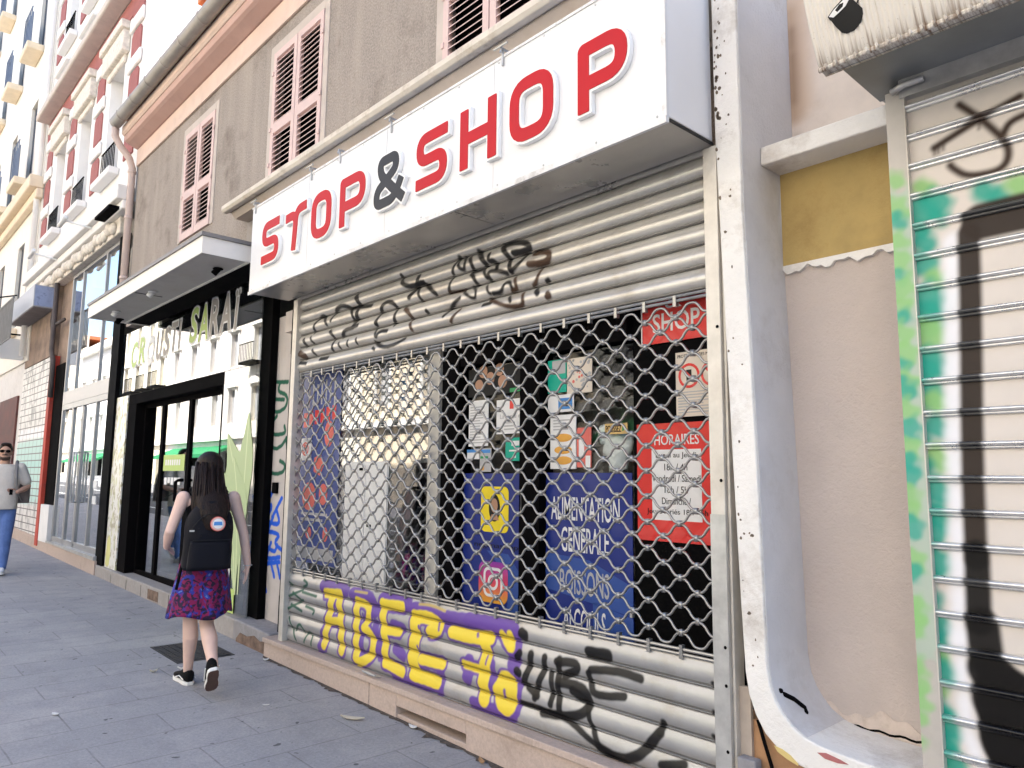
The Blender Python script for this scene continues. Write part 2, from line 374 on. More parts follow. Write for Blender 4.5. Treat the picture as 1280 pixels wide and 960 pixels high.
PIECE_LOW=[
('p',0.0449,[(-5.42,0.633),(-5.099,0.654)]),
('p',0.0393,[(-4.98,0.623),(-4.732,0.632),(-4.674,0.555)]),
('p',0.0401,[(-4.575,0.637),(-4.28,0.647)]),
('p',0.0376,[(-4.186,0.62),(-3.964,0.624),(-3.836,0.58)]),
('p',0.0397,[(-3.837,0.604),(-3.561,0.62),(-3.255,0.631)]),
('p',0.0295,[(-3.467,0.61),(-3.255,0.603)]),
('p',0.0388,[(-5.428,0.166),(-5.378,0.325),(-5.273,0.566)]),
('p',0.0288,[(-5.162,0.313),(-5.094,0.193)]),
('p',0.0335,[(-4.879,0.385),(-4.84,0.209)]),
('p',0.0282,[(-4.399,0.154),(-4.256,0.143)]),
('p',0.0247,[(-4.21,0.153),(-3.905,0.177)]),
('p',0.029,[(-3.889,0.314),(-3.894,0.167)]),
('p',0.0271,[(-4.668,0.459),(-4.604,0.25)]),
('p',0.0237,[(-4.441,0.492),(-4.319,0.483)]),
('p',0.026,[(-4.408,0.337),(-4.31,0.301)]),
('p',0.0371,[(-3.612,0.626),(-3.371,0.629),(-3.221,0.633)]),
('p',0.0357,[(-3.221,0.627),(-3.192,0.524),(-3.219,0.448)]),
('p',0.0304,[(-3.181,0.361),(-3.197,0.205)]),
('p',0.0328,[(-3.605,0.39),(-3.624,0.298)]),
('p',0.0289,[(-3.559,0.161),(-3.439,0.151),(-3.215,0.172)]),
('p',0.0243,[(-3.406,0.414),(-3.384,0.272)]),
('p',0.0447,[(-5.384,0.204),(-5.361,0.313),(-5.32,0.454),(-5.289,0.576)]),
('p',0.0419,[(-5.394,0.59),(-5.17,0.608)]),
('p',0.0437,[(-5.189,0.576),(-5.146,0.419),(-5.118,0.203)]),
('p',0.0369,[(-5.336,0.384),(-5.155,0.41)]),
('p',0.0424,[(-4.921,0.58),(-4.924,0.422),(-4.907,0.183)]),
('p',0.0365,[(-4.921,0.587),(-4.782,0.583),(-4.738,0.519),(-4.813,0.417)]),
('p',0.0385,[(-4.812,0.41),(-4.684,0.373),(-4.681,0.236),(-4.864,0.159)]),
('p',0.0417,[(-4.573,0.61),(-4.565,0.474),(-4.535,0.383),(-4.526,0.223)]),
('p',0.0389,[(-4.573,0.61),(-4.338,0.623)]),
('p',0.0345,[(-4.538,0.437),(-4.366,0.45)]),
('p',0.0378,[(-4.526,0.223),(-4.317,0.196)]),
('p',0.0497,[(-4.183,0.568),(-4.177,0.427),(-4.206,0.319),(-4.168,0.224)]),
('p',0.0414,[(-4.184,0.578),(-4.006,0.599),(-3.887,0.548),(-4.013,0.504)]),
('p',0.0357,[(-4.105,0.318),(-3.879,0.328)]),
('p',0.0408,[(-4.19,0.207),(-3.927,0.209)]),
('p',0.0387,[(-3.784,0.539),(-3.597,0.538),(-3.421,0.56)]),
('p',0.0421,[(-3.466,0.541),(-3.446,0.453),(-3.48,0.343),(-3.468,0.204)]),
('p',0.0313,[(-3.659,0.368),(-3.517,0.365)]),
('p',0.0326,[(-3.314,0.595),(-3.247,0.539)]),
('p',0.0312,[(-3.248,0.605),(-3.229,0.536)]),
('p',0.0463,[(-3.327,0.284),(-3.291,0.357),(-3.235,0.338),(-3.234,0.256),(-3.261,0.197),(-3.317,0.226),(-3.336,0.27)]),
('g',0.0088,[(-4.142,0.664),(-4.009,0.675),(-3.859,0.657)]),
('g',0.0085,[(-4.954,0.655),(-4.787,0.66)]),
('y',0.0253,[(-5.384,0.204),(-5.361,0.313),(-5.32,0.454),(-5.289,0.576)]),
('y',0.0225,[(-5.394,0.59),(-5.17,0.608)]),
('y',0.0248,[(-5.189,0.576),(-5.146,0.419),(-5.118,0.203)]),
('y',0.0177,[(-5.336,0.384),(-5.155,0.41)]),
('y',0.024,[(-4.921,0.58),(-4.924,0.422),(-4.907,0.183)]),
('y',0.0182,[(-4.921,0.587),(-4.782,0.583),(-4.738,0.519),(-4.813,0.417)]),
('y',0.0206,[(-4.812,0.41),(-4.684,0.373),(-4.681,0.236),(-4.864,0.159)]),
('y',0.0242,[(-4.573,0.61),(-4.565,0.474),(-4.535,0.383),(-4.526,0.223)]),
('y',0.0215,[(-4.573,0.61),(-4.338,0.623)]),
('y',0.0173,[(-4.538,0.437),(-4.366,0.45)]),
('y',0.0209,[(-4.526,0.223),(-4.317,0.196)]),
('y',0.0331,[(-4.183,0.568),(-4.177,0.427),(-4.206,0.319),(-4.168,0.224)]),
('y',0.0251,[(-4.184,0.578),(-4.006,0.599),(-3.887,0.548),(-4.013,0.504)]),
('y',0.0197,[(-4.105,0.318),(-3.879,0.328)]),
('y',0.0247,[(-4.19,0.207),(-3.927,0.209)]),
('y',0.0235,[(-3.784,0.539),(-3.597,0.538),(-3.421,0.56)]),
('y',0.0273,[(-3.466,0.541),(-3.446,0.453),(-3.48,0.343),(-3.468,0.204)]),
('y',0.0162,[(-3.659,0.368),(-3.517,0.365)]),
('y',0.0169,[(-3.314,0.595),(-3.247,0.539)]),
('y',0.0156,[(-3.248,0.605),(-3.229,0.536)]),
('y',0.0309,[(-3.327,0.284),(-3.291,0.357),(-3.235,0.338),(-3.234,0.256),(-3.261,0.197),(-3.317,0.226),(-3.336,0.27)]),
('p',0.0076,[(-4.136,0.523),(-4.131,0.511)]),
('p',0.0062,[(-3.93,0.579),(-3.918,0.531)]),
('p',0.0084,[(-4.832,0.506),(-4.835,0.463)]),
('p',0.007,[(-3.541,0.564),(-3.536,0.553)]),
('p',0.0063,[(-4.148,0.393),(-4.141,0.375)]),
('p',0.0046,[(-3.446,0.453),(-3.454,0.405)]),
('p',0.0071,[(-3.286,0.292),(-3.289,0.256)]),
('n',0.0115,[(-6.059,0.62),(-5.963,0.589)]),
('n',0.0111,[(-5.756,0.652),(-5.668,0.629),(-5.768,0.594)]),
('n',0.0113,[(-6.044,0.481),(-5.783,0.569)]),
('n',0.011,[(-5.781,0.553),(-5.543,0.546)]),
('n',0.0112,[(-6.034,0.383),(-5.758,0.491)]),
('n',0.0112,[(-5.966,0.433),(-5.767,0.402)]),
('n',0.0108,[(-5.719,0.448),(-5.549,0.436),(-5.58,0.404)]),
('n',0.0111,[(-5.991,0.323),(-5.916,0.229),(-5.848,0.159)]),
('n',0.011,[(-5.873,0.235),(-5.793,0.311),(-5.717,0.243)]),
('n',0.0107,[(-5.709,0.166),(-5.66,0.26),(-5.582,0.248),(-5.591,0.162)]),
('n',0.0112,[(-5.94,0.534),(-5.792,0.487)]),
('k',0.0295,[(-3.143,0.628),(-3.125,0.622)]),
('k',0.0288,[(-2.642,0.612),(-2.517,0.618)]),
('k',0.0196,[(-3.16,0.52),(-3.188,0.491)]),
('k',0.022,[(-3.187,0.417),(-3.168,0.409)]),
('k',0.0205,[(-3.069,0.53),(-3.095,0.435),(-3.131,0.367)]),
('k',0.0202,[(-3.098,0.35),(-3.023,0.317)]),
('k',0.0189,[(-2.963,0.53),(-2.971,0.458),(-3.023,0.365),(-3.04,0.302)]),
('k',0.0174,[(-2.92,0.456),(-2.903,0.378),(-2.919,0.293)]),
('k',0.0196,[(-2.853,0.538),(-2.869,0.419),(-2.852,0.285)]),
('k',0.0206,[(-2.87,0.524),(-2.739,0.545),(-2.71,0.513),(-2.82,0.463)]),
('k',0.0226,[(-2.853,0.422),(-2.692,0.432),(-2.63,0.384),(-2.669,0.304),(-2.787,0.26),(-2.987,0.237)]),
('k',0.0225,[(-2.755,0.397),(-2.692,0.376)]),
('k',0.0183,[(-2.63,0.528),(-2.452,0.556),(-2.313,0.545)]),
('k',0.0175,[(-2.645,0.508),(-2.63,0.434),(-2.592,0.408),(-2.418,0.44)]),
('k',0.0153,[(-2.661,0.372),(-2.631,0.247),(-2.572,0.164)]),
('k',0.0228,[(-2.572,0.164),(-2.457,0.141),(-2.346,0.173),(-2.265,0.253),(-2.205,0.323)]),
('k',0.0161,[(-2.205,0.323),(-2.183,0.374)]),
('k',0.0146,[(-3.148,0.255),(-2.97,0.258),(-2.787,0.243),(-2.631,0.181),(-2.485,0.144)]),
('k',0.0197,[(-2.195,0.181),(-2.077,0.214)]),
('k',0.0125,[(-1.911,0.602),(-1.906,0.596)]),
('k',0.0115,[(-1.912,0.48),(-1.907,0.477)]),
('k',0.0114,[(-1.915,0.38),(-1.909,0.377)])]
TAG_WALL=[
('n',0.0168,[(-6.535,2.368),(-6.24,2.342)]),
('n',0.0166,[(-6.401,2.347),(-6.441,2.267),(-6.236,2.229),(-6.236,2.124),(-6.371,2.078),(-6.537,2.088),(-6.56,2.211),(-6.303,2.187)]),
('n',0.0167,[(-6.565,1.969),(-6.428,2.045)]),
('n',0.0163,[(-6.493,1.883),(-6.389,1.87),(-6.23,1.882),(-6.269,1.946)]),
('n',0.0163,[(-6.583,1.83),(-6.455,1.735),(-6.297,1.768),(-6.218,1.837)]),
('n',0.0161,[(-6.557,1.536),(-6.389,1.515),(-6.233,1.536),(-6.213,1.607),(-6.322,1.634)]),
('n',0.016,[(-6.218,1.837),(-6.197,1.748)]),
('u',0.0183,[(-6.404,1.389),(-6.562,1.245),(-6.411,1.239),(-6.546,1.115)]),
('u',0.018,[(-6.25,1.307),(-6.423,1.131)]),
('u',0.018,[(-6.544,1.093),(-6.247,1.065),(-6.333,1.188)]),
('u',0.0181,[(-6.586,0.896),(-6.4,1.143)]),
('u',0.0177,[(-6.558,1.006),(-6.225,0.994),(-6.374,0.911),(-6.202,0.86)]),
('u',0.0178,[(-6.586,0.896),(-6.339,0.819),(-6.3,0.895)]),
('u',0.0177,[(-6.422,0.907),(-6.528,0.75),(-6.241,0.795)]),
('u',0.0177,[(-6.237,0.754),(-6.549,0.716),(-6.564,0.63),(-6.471,0.481)]),
('u',0.0173,[(-6.282,0.74),(-6.213,0.623)]),
('u',0.0176,[(-6.402,0.729),(-6.326,0.622)]),
('u',0.0196,[(-6.825,0.846),(-6.711,0.909)]),
('u',0.0109,[(-6.712,1.085),(-6.688,1.06)])]
MURAL_SOFT=[
('c',0.1685,[(-0.727,2.364),(-0.773,1.238)]),
('l',0.0252,[(-0.951,2.634),(-0.935,2.616)]),
('t',0.0373,[(-0.912,2.565),(-0.897,2.548)]),
('t',0.0441,[(-0.97,2.543),(-0.954,2.526)]),
('t',0.0268,[(-0.752,2.563),(-0.738,2.547)]),
('t',0.0264,[(-0.704,2.531),(-0.69,2.515)]),
('l',0.0289,[(-0.641,2.555),(-0.628,2.539)]),
('t',0.0251,[(-0.974,2.47),(-0.958,2.454)]),
('t',0.028,[(-0.962,2.42),(-0.946,2.404)]),
('t',0.0372,[(-0.972,2.343),(-0.956,2.327)]),
('l',0.0244,[(-0.929,2.272),(-0.913,2.256)]),
('t',0.0488,[(-0.947,2.198),(-0.931,2.183)]),
('t',0.0487,[(-0.965,2.124),(-0.949,2.109)]),
('l',0.0425,[(-0.968,2.063),(-0.952,2.048)]),
('t',0.045,[(-0.96,1.955),(-0.945,1.941)]),
('t',0.0393,[(-0.99,1.928),(-0.974,1.914)]),
('t',0.0419,[(-0.981,1.836),(-0.965,1.823)]),
('l',0.0296,[(-0.955,1.804),(-0.94,1.791)]),
('t',0.0324,[(-0.958,1.715),(-0.942,1.702)]),
('t',0.0178,[(-1.004,1.672),(-0.988,1.66)]),
('l',0.038,[(-0.959,1.597),(-0.943,1.585)]),
('t',0.0236,[(-1.01,1.568),(-0.994,1.556)]),
('t',0.0407,[(-0.979,1.48),(-0.963,1.469)]),
('t',0.0347,[(-0.979,1.393),(-0.963,1.382)]),
('t',0.0435,[(-1.009,1.334),(-0.993,1.323)]),
('t',0.04,[(-0.988,1.22),(-0.973,1.21)]),
('t',0.0288,[(-1.031,1.173),(-1.016,1.163)]),
('t',0.0228,[(-1.009,1.09),(-0.994,1.08)]),
('t',0.0395,[(-1.001,0.992),(-0.986,0.983)]),
('t',0.0338,[(-1.018,0.933),(-1.002,0.925)]),
('l',0.028,[(-1.008,0.879),(-0.992,0.871)]),
('t',0.0332,[(-0.984,0.828),(-0.969,0.82)]),
('l',0.0222,[(-1.014,0.767),(-0.999,0.76)]),
('t',0.0248,[(-1.005,0.701),(-0.989,0.693)]),
('t',0.0438,[(-0.995,0.649),(-0.98,0.642)]),
('t',0.0383,[(-1.011,0.591),(-0.996,0.584)]),
('l',0.0328,[(-1.028,0.519),(-1.013,0.512)]),
('t',0.0324,[(-0.976,0.533),(-0.961,0.526)]),
('t',0.0185,[(-0.902,2.5),(-0.887,2.483)]),
('w',0.0296,[(-0.862,2.396),(-0.899,1.625)]),
('w',0.0281,[(-0.899,1.625),(-0.907,1.227),(-0.923,0.949)]),
('w',0.0242,[(-0.921,0.949),(-0.919,0.733),(-0.905,0.591),(-0.877,0.533)])]
MURAL_HARD=[
('k',0.0374,[(-0.803,2.413),(-0.815,2.086),(-0.84,1.624),(-0.851,1.232)]),
('k',0.0686,[(-0.759,2.447),(-0.624,2.45),(-0.509,2.453)]),
('k',0.0411,[(-0.847,1.259),(-0.855,1.013)]),
('k',0.0539,[(-0.845,1.015),(-0.838,0.882)]),
('k',0.1155,[(-0.78,0.764),(-0.693,0.72)]),
('k',0.0735,[(-0.83,0.858),(-0.757,0.769)]),
('k',0.1013,[(-0.777,0.637),(-0.68,0.588)]),
('k',0.0676,[(-0.815,0.756),(-0.807,0.629),(-0.788,0.571)]),
('d',0.014,[(-0.898,2.775),(-0.751,2.831),(-0.613,2.873)]),
('d',0.0139,[(-0.804,2.914),(-0.745,2.844),(-0.701,2.779),(-0.665,2.72),(-0.658,2.673),(-0.673,2.633),(-0.711,2.618),(-0.795,2.628),(-0.838,2.672),(-0.847,2.688)]),
('d',0.0135,[(-0.67,2.755),(-0.65,2.791),(-0.591,2.802)]),
('d',0.0031,[(-0.898,2.765),(-0.899,2.749)]),
('d',0.0031,[(-0.884,2.77),(-0.885,2.751)]),
('d',0.0031,[(-0.867,2.774),(-0.868,2.758)]),
('d',0.003,[(-0.744,2.816),(-0.746,2.798)])]
RAIL_SPOTS=[
('l',0.0195,[(-1.049,2.686),(-1.033,2.665)]),
('l',0.029,[(-1.055,2.566),(-1.035,2.544)]),
('t',0.0192,[(-1.047,2.521),(-1.036,2.502)]),
('l',0.0223,[(-1.055,2.442),(-1.037,2.422)]),
('l',0.0286,[(-1.059,2.362),(-1.039,2.342)]),
('t',0.0158,[(-1.051,2.296),(-1.04,2.278)]),
('l',0.0314,[(-1.036,2.246),(-1.041,2.23)]),
('l',0.0219,[(-1.041,2.167),(-1.042,2.152)]),
('t',0.0187,[(-1.043,2.136),(-1.042,2.12)]),
('l',0.0249,[(-1.059,2.076),(-1.043,2.058)]),
('l',0.0309,[(-1.051,1.996),(-1.045,1.98)]),
('t',0.0154,[(-1.06,1.951),(-1.045,1.934)]),
('l',0.0307,[(-1.064,1.889),(-1.046,1.872)]),
('t',0.0276,[(-1.066,1.858),(-1.047,1.841)]),
('l',0.0274,[(-1.064,1.781),(-1.048,1.765)]),
('t',0.0302,[(-1.045,1.704),(-1.049,1.689)]),
('l',0.027,[(-1.049,1.629),(-1.051,1.614)]),
('t',0.021,[(-1.05,1.583),(-1.051,1.568)]),
('t',0.0269,[(-1.051,1.539),(-1.052,1.524)]),
('l',0.0238,[(-1.07,1.464),(-1.053,1.449)]),
('l',0.0237,[(-1.067,1.404),(-1.054,1.39)]),
('t',0.0265,[(-1.059,1.345),(-1.055,1.331)]),
('l',0.0292,[(-1.059,1.214),(-1.057,1.199)]),
('t',0.0204,[(-1.056,1.179),(-1.058,1.165)]),
('l',0.0259,[(-1.057,1.055),(-1.06,1.041)]),
('l',0.026,[(-1.08,1.024),(-1.061,1.012)]),
('l',0.023,[(-1.066,0.983),(-1.061,0.969)]),
('l',0.0227,[(-1.066,0.841),(-1.064,0.827)]),
('l',0.0283,[(-1.072,0.784),(-1.064,0.771)]),
('l',0.0282,[(-1.082,0.726),(-1.065,0.715)]),
('l',0.0196,[(-1.074,0.671),(-1.066,0.659)]),
('l',0.014,[(-1.086,0.586),(-1.068,0.576)])]
WJ={'headtop':(-5.592,-0.914,1.648),'head':(-5.6,-0.905,1.554),'chin':(-5.64,-0.902,1.465),'nose':(-5.75,-0.913,1.524),'neck':(-5.594,-0.887,1.419),'chest':(-5.632,-0.858,1.277),'waist':(-5.707,-0.845,0.931),'pelvis':(-5.758,-0.849,0.739),'shL':(-5.641,-0.998,1.337),'shR':(-5.61,-0.726,1.335),'elL':(-5.691,-1.096,1.095),'wrL':(-5.843,-1.033,0.99),'haL':(-5.902,-0.97,0.947),'elR':(-5.647,-0.628,1.079),'wrR':(-5.582,-0.606,0.856),'haR':(-5.57,-0.606,0.774),'hipL':(-5.754,-0.913,0.71),'hipR':(-5.768,-0.778,0.697),'knL':(-5.923,-0.819,0.34),'anL':(-5.951,-0.817,0.006),'knR':(-5.811,-0.837,0.37),'anR':(-5.519,-0.877,0.132),'heelL':(-5.857,-0.813,-0.022),'toeL':(-6.109,-0.822,-0.082),'heelR':(-5.483,-0.868,0.137),'ballR':(-5.614,-0.787,-0.101),'hemC':(-5.801,-0.828,0.458),'waistC':(-5.723,-0.835,0.871),'bag':(-5.491,-0.905,1.076),'bagtop':(-5.51,-0.913,1.328),'bagbot':(-5.517,-0.886,0.823)}
# ------------------------------------------------------------------ materials
white_plaster = mat('white_plaster', (.82, .80, .77), .9, var=.05, bump=.75, bscale=38, dirt=.6, dcol=(.34, .28, .22), dscale=2.3, chip=.25, ccol=(.45, .38, .3))
shade_plaster = mat('sky_shade_plaster', (.66, .65, .665), .9, var=.06, bump=.6, bscale=60, dirt=.4, dcol=(.38, .34, .31), dscale=1.8)
pink_plaster = mat('beige_plaster', (.555, .485, .45), .9, var=.07, bump=.8, bscale=45, dirt=.2, dcol=(.4, .3, .24))
cream_plaster = mat('cream_plaster', (.76, .68, .62), .9, var=.08, bump=.15, bscale=40, dirt=.4, dcol=(.35, .26, .19), dscale=1.6)
ochre = mat('ochre_paint', (.44, .32, .125), .85, var=.2, bump=.3, dirt=.6, dcol=(.2, .12, .04))
rough_cast = mat('roughcast_render', (.350, .305, .272), .95, var=.38, scale=60, bump=.55, bscale=110, streak=.45, stcol=(.50, .43, .375), dirt=.85, dcol=(.165, .135, .118), dscale=1.2, spec=.1)
pale_surround = mat('pale_surround', (.55, .48, .43), .9, var=.12, bump=.2, dirt=.3, dcol=(.3, .25, .2))
shutter_pink = mat('pink_shutter_paint', (.66, .50, .47), .7, var=.08, dirt=.25, dcol=(.4, .3, .26))
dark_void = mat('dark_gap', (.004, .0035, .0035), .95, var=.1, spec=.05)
eave_pink = mat('eave_pink_paint', (.55, .365, .315), .85, var=.1, dirt=.3, dcol=(.35, .2, .15), bump=.1)
eave_peach = mat('eave_peach_paint', (.69, .53, .45), .85, var=.1, dirt=.3, dcol=(.45, .3, .22), bump=.1)
zinc = mat('zinc_gutter', (.36, .335, .305), .55, metal=.4, var=.2, dirt=.3)
terracotta = mat('terracotta', (.55, .22, .10), .9, var=.3, scale=12, bump=.2)
ledge_cream = mat('ledge_cream', (.66, .60, .52), .85, var=.1, dirt=.6, dcol=(.25, .17, .10), dscale=4, bump=.15)
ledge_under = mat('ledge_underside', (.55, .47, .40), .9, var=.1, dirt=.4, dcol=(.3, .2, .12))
sign_white = mat('sign_white_panel', (.745, .745, .755), .35, var=.02, dirt=.12, dcol=(.6, .58, .55), dscale=1.5)
sign_side = mat('sign_side_panel', (.80, .80, .815), .35, var=.02)
sign_soffit = mat('sign_soffit_sheet', (.47, .455, .44), .30, metal=.55, var=.12, scale=3)
black_line = mat('black_joint', (.02, .02, .02), .8)
letter_red = mat('letter_red', (.50, .012, .017), .5, spec=.2, var=.04)
letter_dark = mat('letter_charcoal', (.012, .012, .015), .5, var=.04)
letter_white = mat('letter_white_edge', (.86, .86, .86), .4, var=.02)
slat_metal = mat('shutter_slat_metal', (.58, .56, .525), .36, spec=.25, metal=.5, var=.10, scale=3, dirt=.45, dcol=(.30, .24, .17), dscale=3.5, paint=True)
slat_grey = mat('shutter_lower_slat_metal', (.44, .44, .44), .38, spec=.25, metal=.5, var=.12, scale=3, dirt=.4, dcol=(.28, .23, .17), dscale=4, paint=True)
galv = mat('galvanised_steel', (.52, .52, .51), .42, metal=.6, var=.18, scale=14, dirt=.25, dcol=(.2, .17, .14))
galv_cream = mat('cream_galvanised', (.62, .585, .53), .5, metal=.35, var=.15, scale=9, dirt=.3, dcol=(.3, .24, .18))
wire_metal = mat('grille_wire_metal', (.36, .355, .345), .36, metal=.75, var=.15, scale=20)
plinth_stone = mat('plinth_pink_stone', (.50, .40, .345), .75, var=.14, scale=60, bump=.12, dirt=.35, dcol=(.22, .16, .12), dscale=3)
step_stone = mat('step_grey_stone', (.27, .265, .28), .8, var=.2, scale=20, bump=.25, dirt=.4, dcol=(.12, .09, .07))
broken_stone = mat('broken_brown_stone', (.19, .13, .10), .95, var=.5, scale=14, bump=.8, bscale=30)
clear_glass = glass('shop_glass', gain=.4, base=.015); bright_glass = glass('shop_side_glass', gain=2.0, base=.21)
black_paint = mat('black_frame_paint', (.0045, .004, .0045), .85, var=.1, spec=.03)
black_gloss = mat('black_panel', (.003, .003, .0035), .75, var=.1, spec=.05)
mullion_beige = mat('mullion_beige', (.46, .44, .40), .5, var=.05)
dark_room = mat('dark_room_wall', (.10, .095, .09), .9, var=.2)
P = lambda n, c, r=.5, coat=0.: mat('print_' + n, c, r, var=.05, coat=coat)
p_blue = P('blue', (.007, .022, .20), .4, .12); p_blue2 = P('faded_blue', (.045, .075, .27), .45, .15); p_red = P('red', (.70, .03, .025), .45, .2); p_white = P('white', (.80, .80, .80), .6)
p_cream = P('cream', (.74, .66, .56), .7); p_teal = P('teal', (.0, .40, .28), .5); p_yellow = P('yellow', (.85, .66, .02), .5); p_black = P('black', (.006, .006, .006), .7)
p_grey = P('grey', (.45, .45, .46), .6); p_orange = P('orange', (.75, .38, .07), .6); p_skin = P('tan', (.45, .25, .16), .6); p_green = P('green', (.03, .30, .10), .5)
p_pink = P('magenta', (.60, .05, .28), .4); p_lblue = P('light_blue', (.06, .25, .62), .5); p_mid = P('mid_blue', (.03, .08, .32), .4)
p_salmon = P('salmon', (.72, .16, .13), .5)

# ------------------------------------------------------------------ ground
def make_ground():
    m, nt, b = _new('pavement_slabs'); tc = nt.nodes.new('ShaderNodeTexCoord'); sp = nt.nodes.new('ShaderNodeSeparateXYZ'); cb = nt.nodes.new('ShaderNodeCombineXYZ')
    nt.links.new(tc.outputs['Object'], sp.inputs[0]); nt.links.new(sp.outputs['Y'], cb.inputs['X']); nt.links.new(sp.outputs['X'], cb.inputs['Y'])
    v = cb.outputs[0]
    wn = nt.nodes.new('ShaderNodeTexNoise'); wn.inputs['Scale'].default_value = 1.3; nt.links.new(v, wn.inputs['Vector'])
    ma = nt.nodes.new('ShaderNodeVectorMath'); ma.operation = 'MULTIPLY_ADD'; ma.inputs[1].default_value = (.03, .03, 0); nt.links.new(wn.outputs['Color'], ma.inputs[0]); nt.links.new(v, ma.inputs[2])
    br = nt.nodes.new('ShaderNodeTexBrick'); nt.links.new(ma.outputs[0], br.inputs['Vector'])
    br.inputs['Scale'].default_value = 1; br.inputs['Mortar Size'].default_value = .006; br.inputs['Mortar Smooth'].default_value = .3
    br.inputs['Brick Width'].default_value = .86; br.inputs['Row Height'].default_value = .38; br.offset = .43; br.inputs['Bias'].default_value = 0
    br.inputs['Color1'].default_value = (.0, .0, .0, 1); br.inputs['Color2'].default_value = (1, 1, 1, 1); br.inputs['Mortar'].default_value = (.5, .5, .5, 1)
    base = _mix(nt, br.outputs['Color'], (.335, .337, .358), (.37, .37, .386))
    big = _noise(nt, v, 1.1, 10, .72); fine = _noise(nt, v, 55, 6, .85); mid = _noise(nt, v, 4, 10, .75)
    base = _mix(nt, _ramp(nt, big, .47, .66, (0,) * 3, (.85,) * 3), base, (.47, .455, .46))
    base = _mix(nt, _ramp(nt, mid, .5, .75, (0,) * 3, (.45,) * 3), base, (.165, .163, .182))
    base = _mix(nt, _ramp(nt, fine, .35, .7, (.0,) * 3, (.6,) * 3), base, (.13, .13, .145))
    spot = _ramp(nt, _noise(nt, v, 11, 2, .5), .70, .72, (0,) * 3, (.8,) * 3); base = _mix(nt, spot, base, (.06, .06, .065))
    mort = _mix(nt, _ramp(nt, mid, .3, .6, (.0,) * 3, (.62,) * 3), base, (.12, .115, .118))
    base = _mix(nt, br.outputs['Fac'], base, mort)
    nt.links.new(base, b.inputs['Base Color']); b.inputs['Roughness'].default_value = .82; b.inputs['Specular IOR Level'].default_value = .35
    h = _mix(nt, br.outputs['Fac'], _mix(nt, .5, fine, mid), (.0, .0, .0)); _bump(nt, b, h, .35, .012)
    asphalt = mat('asphalt', (.07, .07, .075), .85, var=.25, scale=3, bump=.4, bscale=200)
    kerb = mat('kerb_granite', (.32, .31, .31), .8, var=.2, scale=40, bump=.2)
    def strip(name, y0, y1, dz, mm, x0=-160, x1=60, t=0):
        o = MB(); z0, z1 = gz(x0) + dz, gz(x1) + dz
        o.add([(x0, y0, z0), (x1, y0, z1), (x1, y1, z1), (x0, y1, z0), (x0, y0, z0 - .5), (x1, y0, z1 - .5), (x1, y1, z1 - .5), (x0, y1, z0 - .5)],
              [(0, 1, 2, 3), (4, 7, 6, 5), (0, 4, 5, 1), (1, 5, 6, 2), (2, 6, 7, 3), (3, 7, 4, 0)])
        return struct(o.build(name, mm))
    strip('road', -300, 300, -.16, asphalt, -400, 300)
    strip('pavement', -4.1, .6, 0, m)
    strip('kerb', -4.25, -4.101, 0.002, kerb)
    strip('opposite_pavement', -13.6, -10.3, 0, m)
    strip('opposite_kerb', -10.299, -10.15, .002, kerb)
    paint = mat('road_paint', (.75, .75, .73), .8, var=.1)
    for y in (-6.1, -8.6):
        o = MB()
        for k in range(30):
            x = -120 + k * 4.4; o.add([(x, y, gz(x) - .156), (x + 2.6, y, gz(x + 2.6) - .156), (x + 2.6, y + .12, gz(x + 2.6) - .156), (x, y + .12, gz(x) - .156)], [(0, 1, 2, 3)])
        struct(o.build('road_marking', paint))
make_ground()
gr = MB(); gcast = mat('cast_iron_grate', (.045, .045, .05), .7, metal=.3, var=.3, bump=.3)
g = thing('pavement_grate', 'dark flat metal hatch set into the pavement behind the walking woman', 'grate', (-6.85, -.5, gz(-6.85)))
def onpave(mb, poly, dz0, dz1):
    n = len(poly); vs = [(x, y, gz(x) + dz0) for x, y in poly] + [(x, y, gz(x) + dz1) for x, y in poly]
    return mb.add(vs, [tuple(range(n - 1, -1, -1)), tuple(range(n, 2 * n))] + [(i, (i + 1) % n, (i + 1) % n + n, i + n) for i in range(n)])
onpave(MB(), [(-7.2, -.72), (-6.5, -.72), (-6.5, -.24), (-7.2, -.24)], -.01, .004).build('frame', gcast, g)
q = MB()
for i in range(12):
    for j in range(8): q_x, q_y = -7.17 + i * .054, -.70 + j * .056; onpave(q, [(q_x, q_y), (q_x + .044, q_y), (q_x + .044, q_y + .046), (q_x, q_y + .046)], .0045, .009)
q.build('tread_plate', gcast, g)
# litter
leafm = mat('dry_leaf', (.55, .50, .40), .8, var=.2); paperm = mat('paper_scrap', (.75, .74, .72), .8, var=.1)
def litter(label, name, x, y, L, W, ang, m, curl=.012):
    mb = MB(); rings = []
    for i in range(7):
        t = i / 6 - .5; w = W * (1 - (2 * t) ** 2) + .002; rg = []
        for s_ in (-1, -.4, .4, 1):
            lx, ly = t * L, s_ * w / 2; X = x + lx * math.cos(ang) - ly * math.sin(ang); Y = y + lx * math.sin(ang) + ly * math.cos(ang)
            rg.append((X, Y, gz(X) + .004 + curl * (s_ * s_) + curl * 4 * t * t))
        rings.append(rg)
    mb.loft(rings, False, False)
    o = mb.build(name, m, None, True); so = o.modifiers.new('t', 'SOLIDIFY'); so.thickness = .0015
    return tag(o, label, 'litter')
litter('pale dry leaf lying on the dark pavement in front of the shutter sill', 'dry_leaf', -4.43, -.31, .17, .045, .6, leafm)
litter('small white paper scrap at the foot of the stone sill near its vent', 'paper_scrap', -4.05, -.10, .07, .03, .2, paperm)
litter('tiny brown leaf beside the stone sill right of its vent slot', 'dry_leaf', -3.35, -.12, .07, .03, -.3, mat('brown_leaf', (.4, .25, .13), .8))
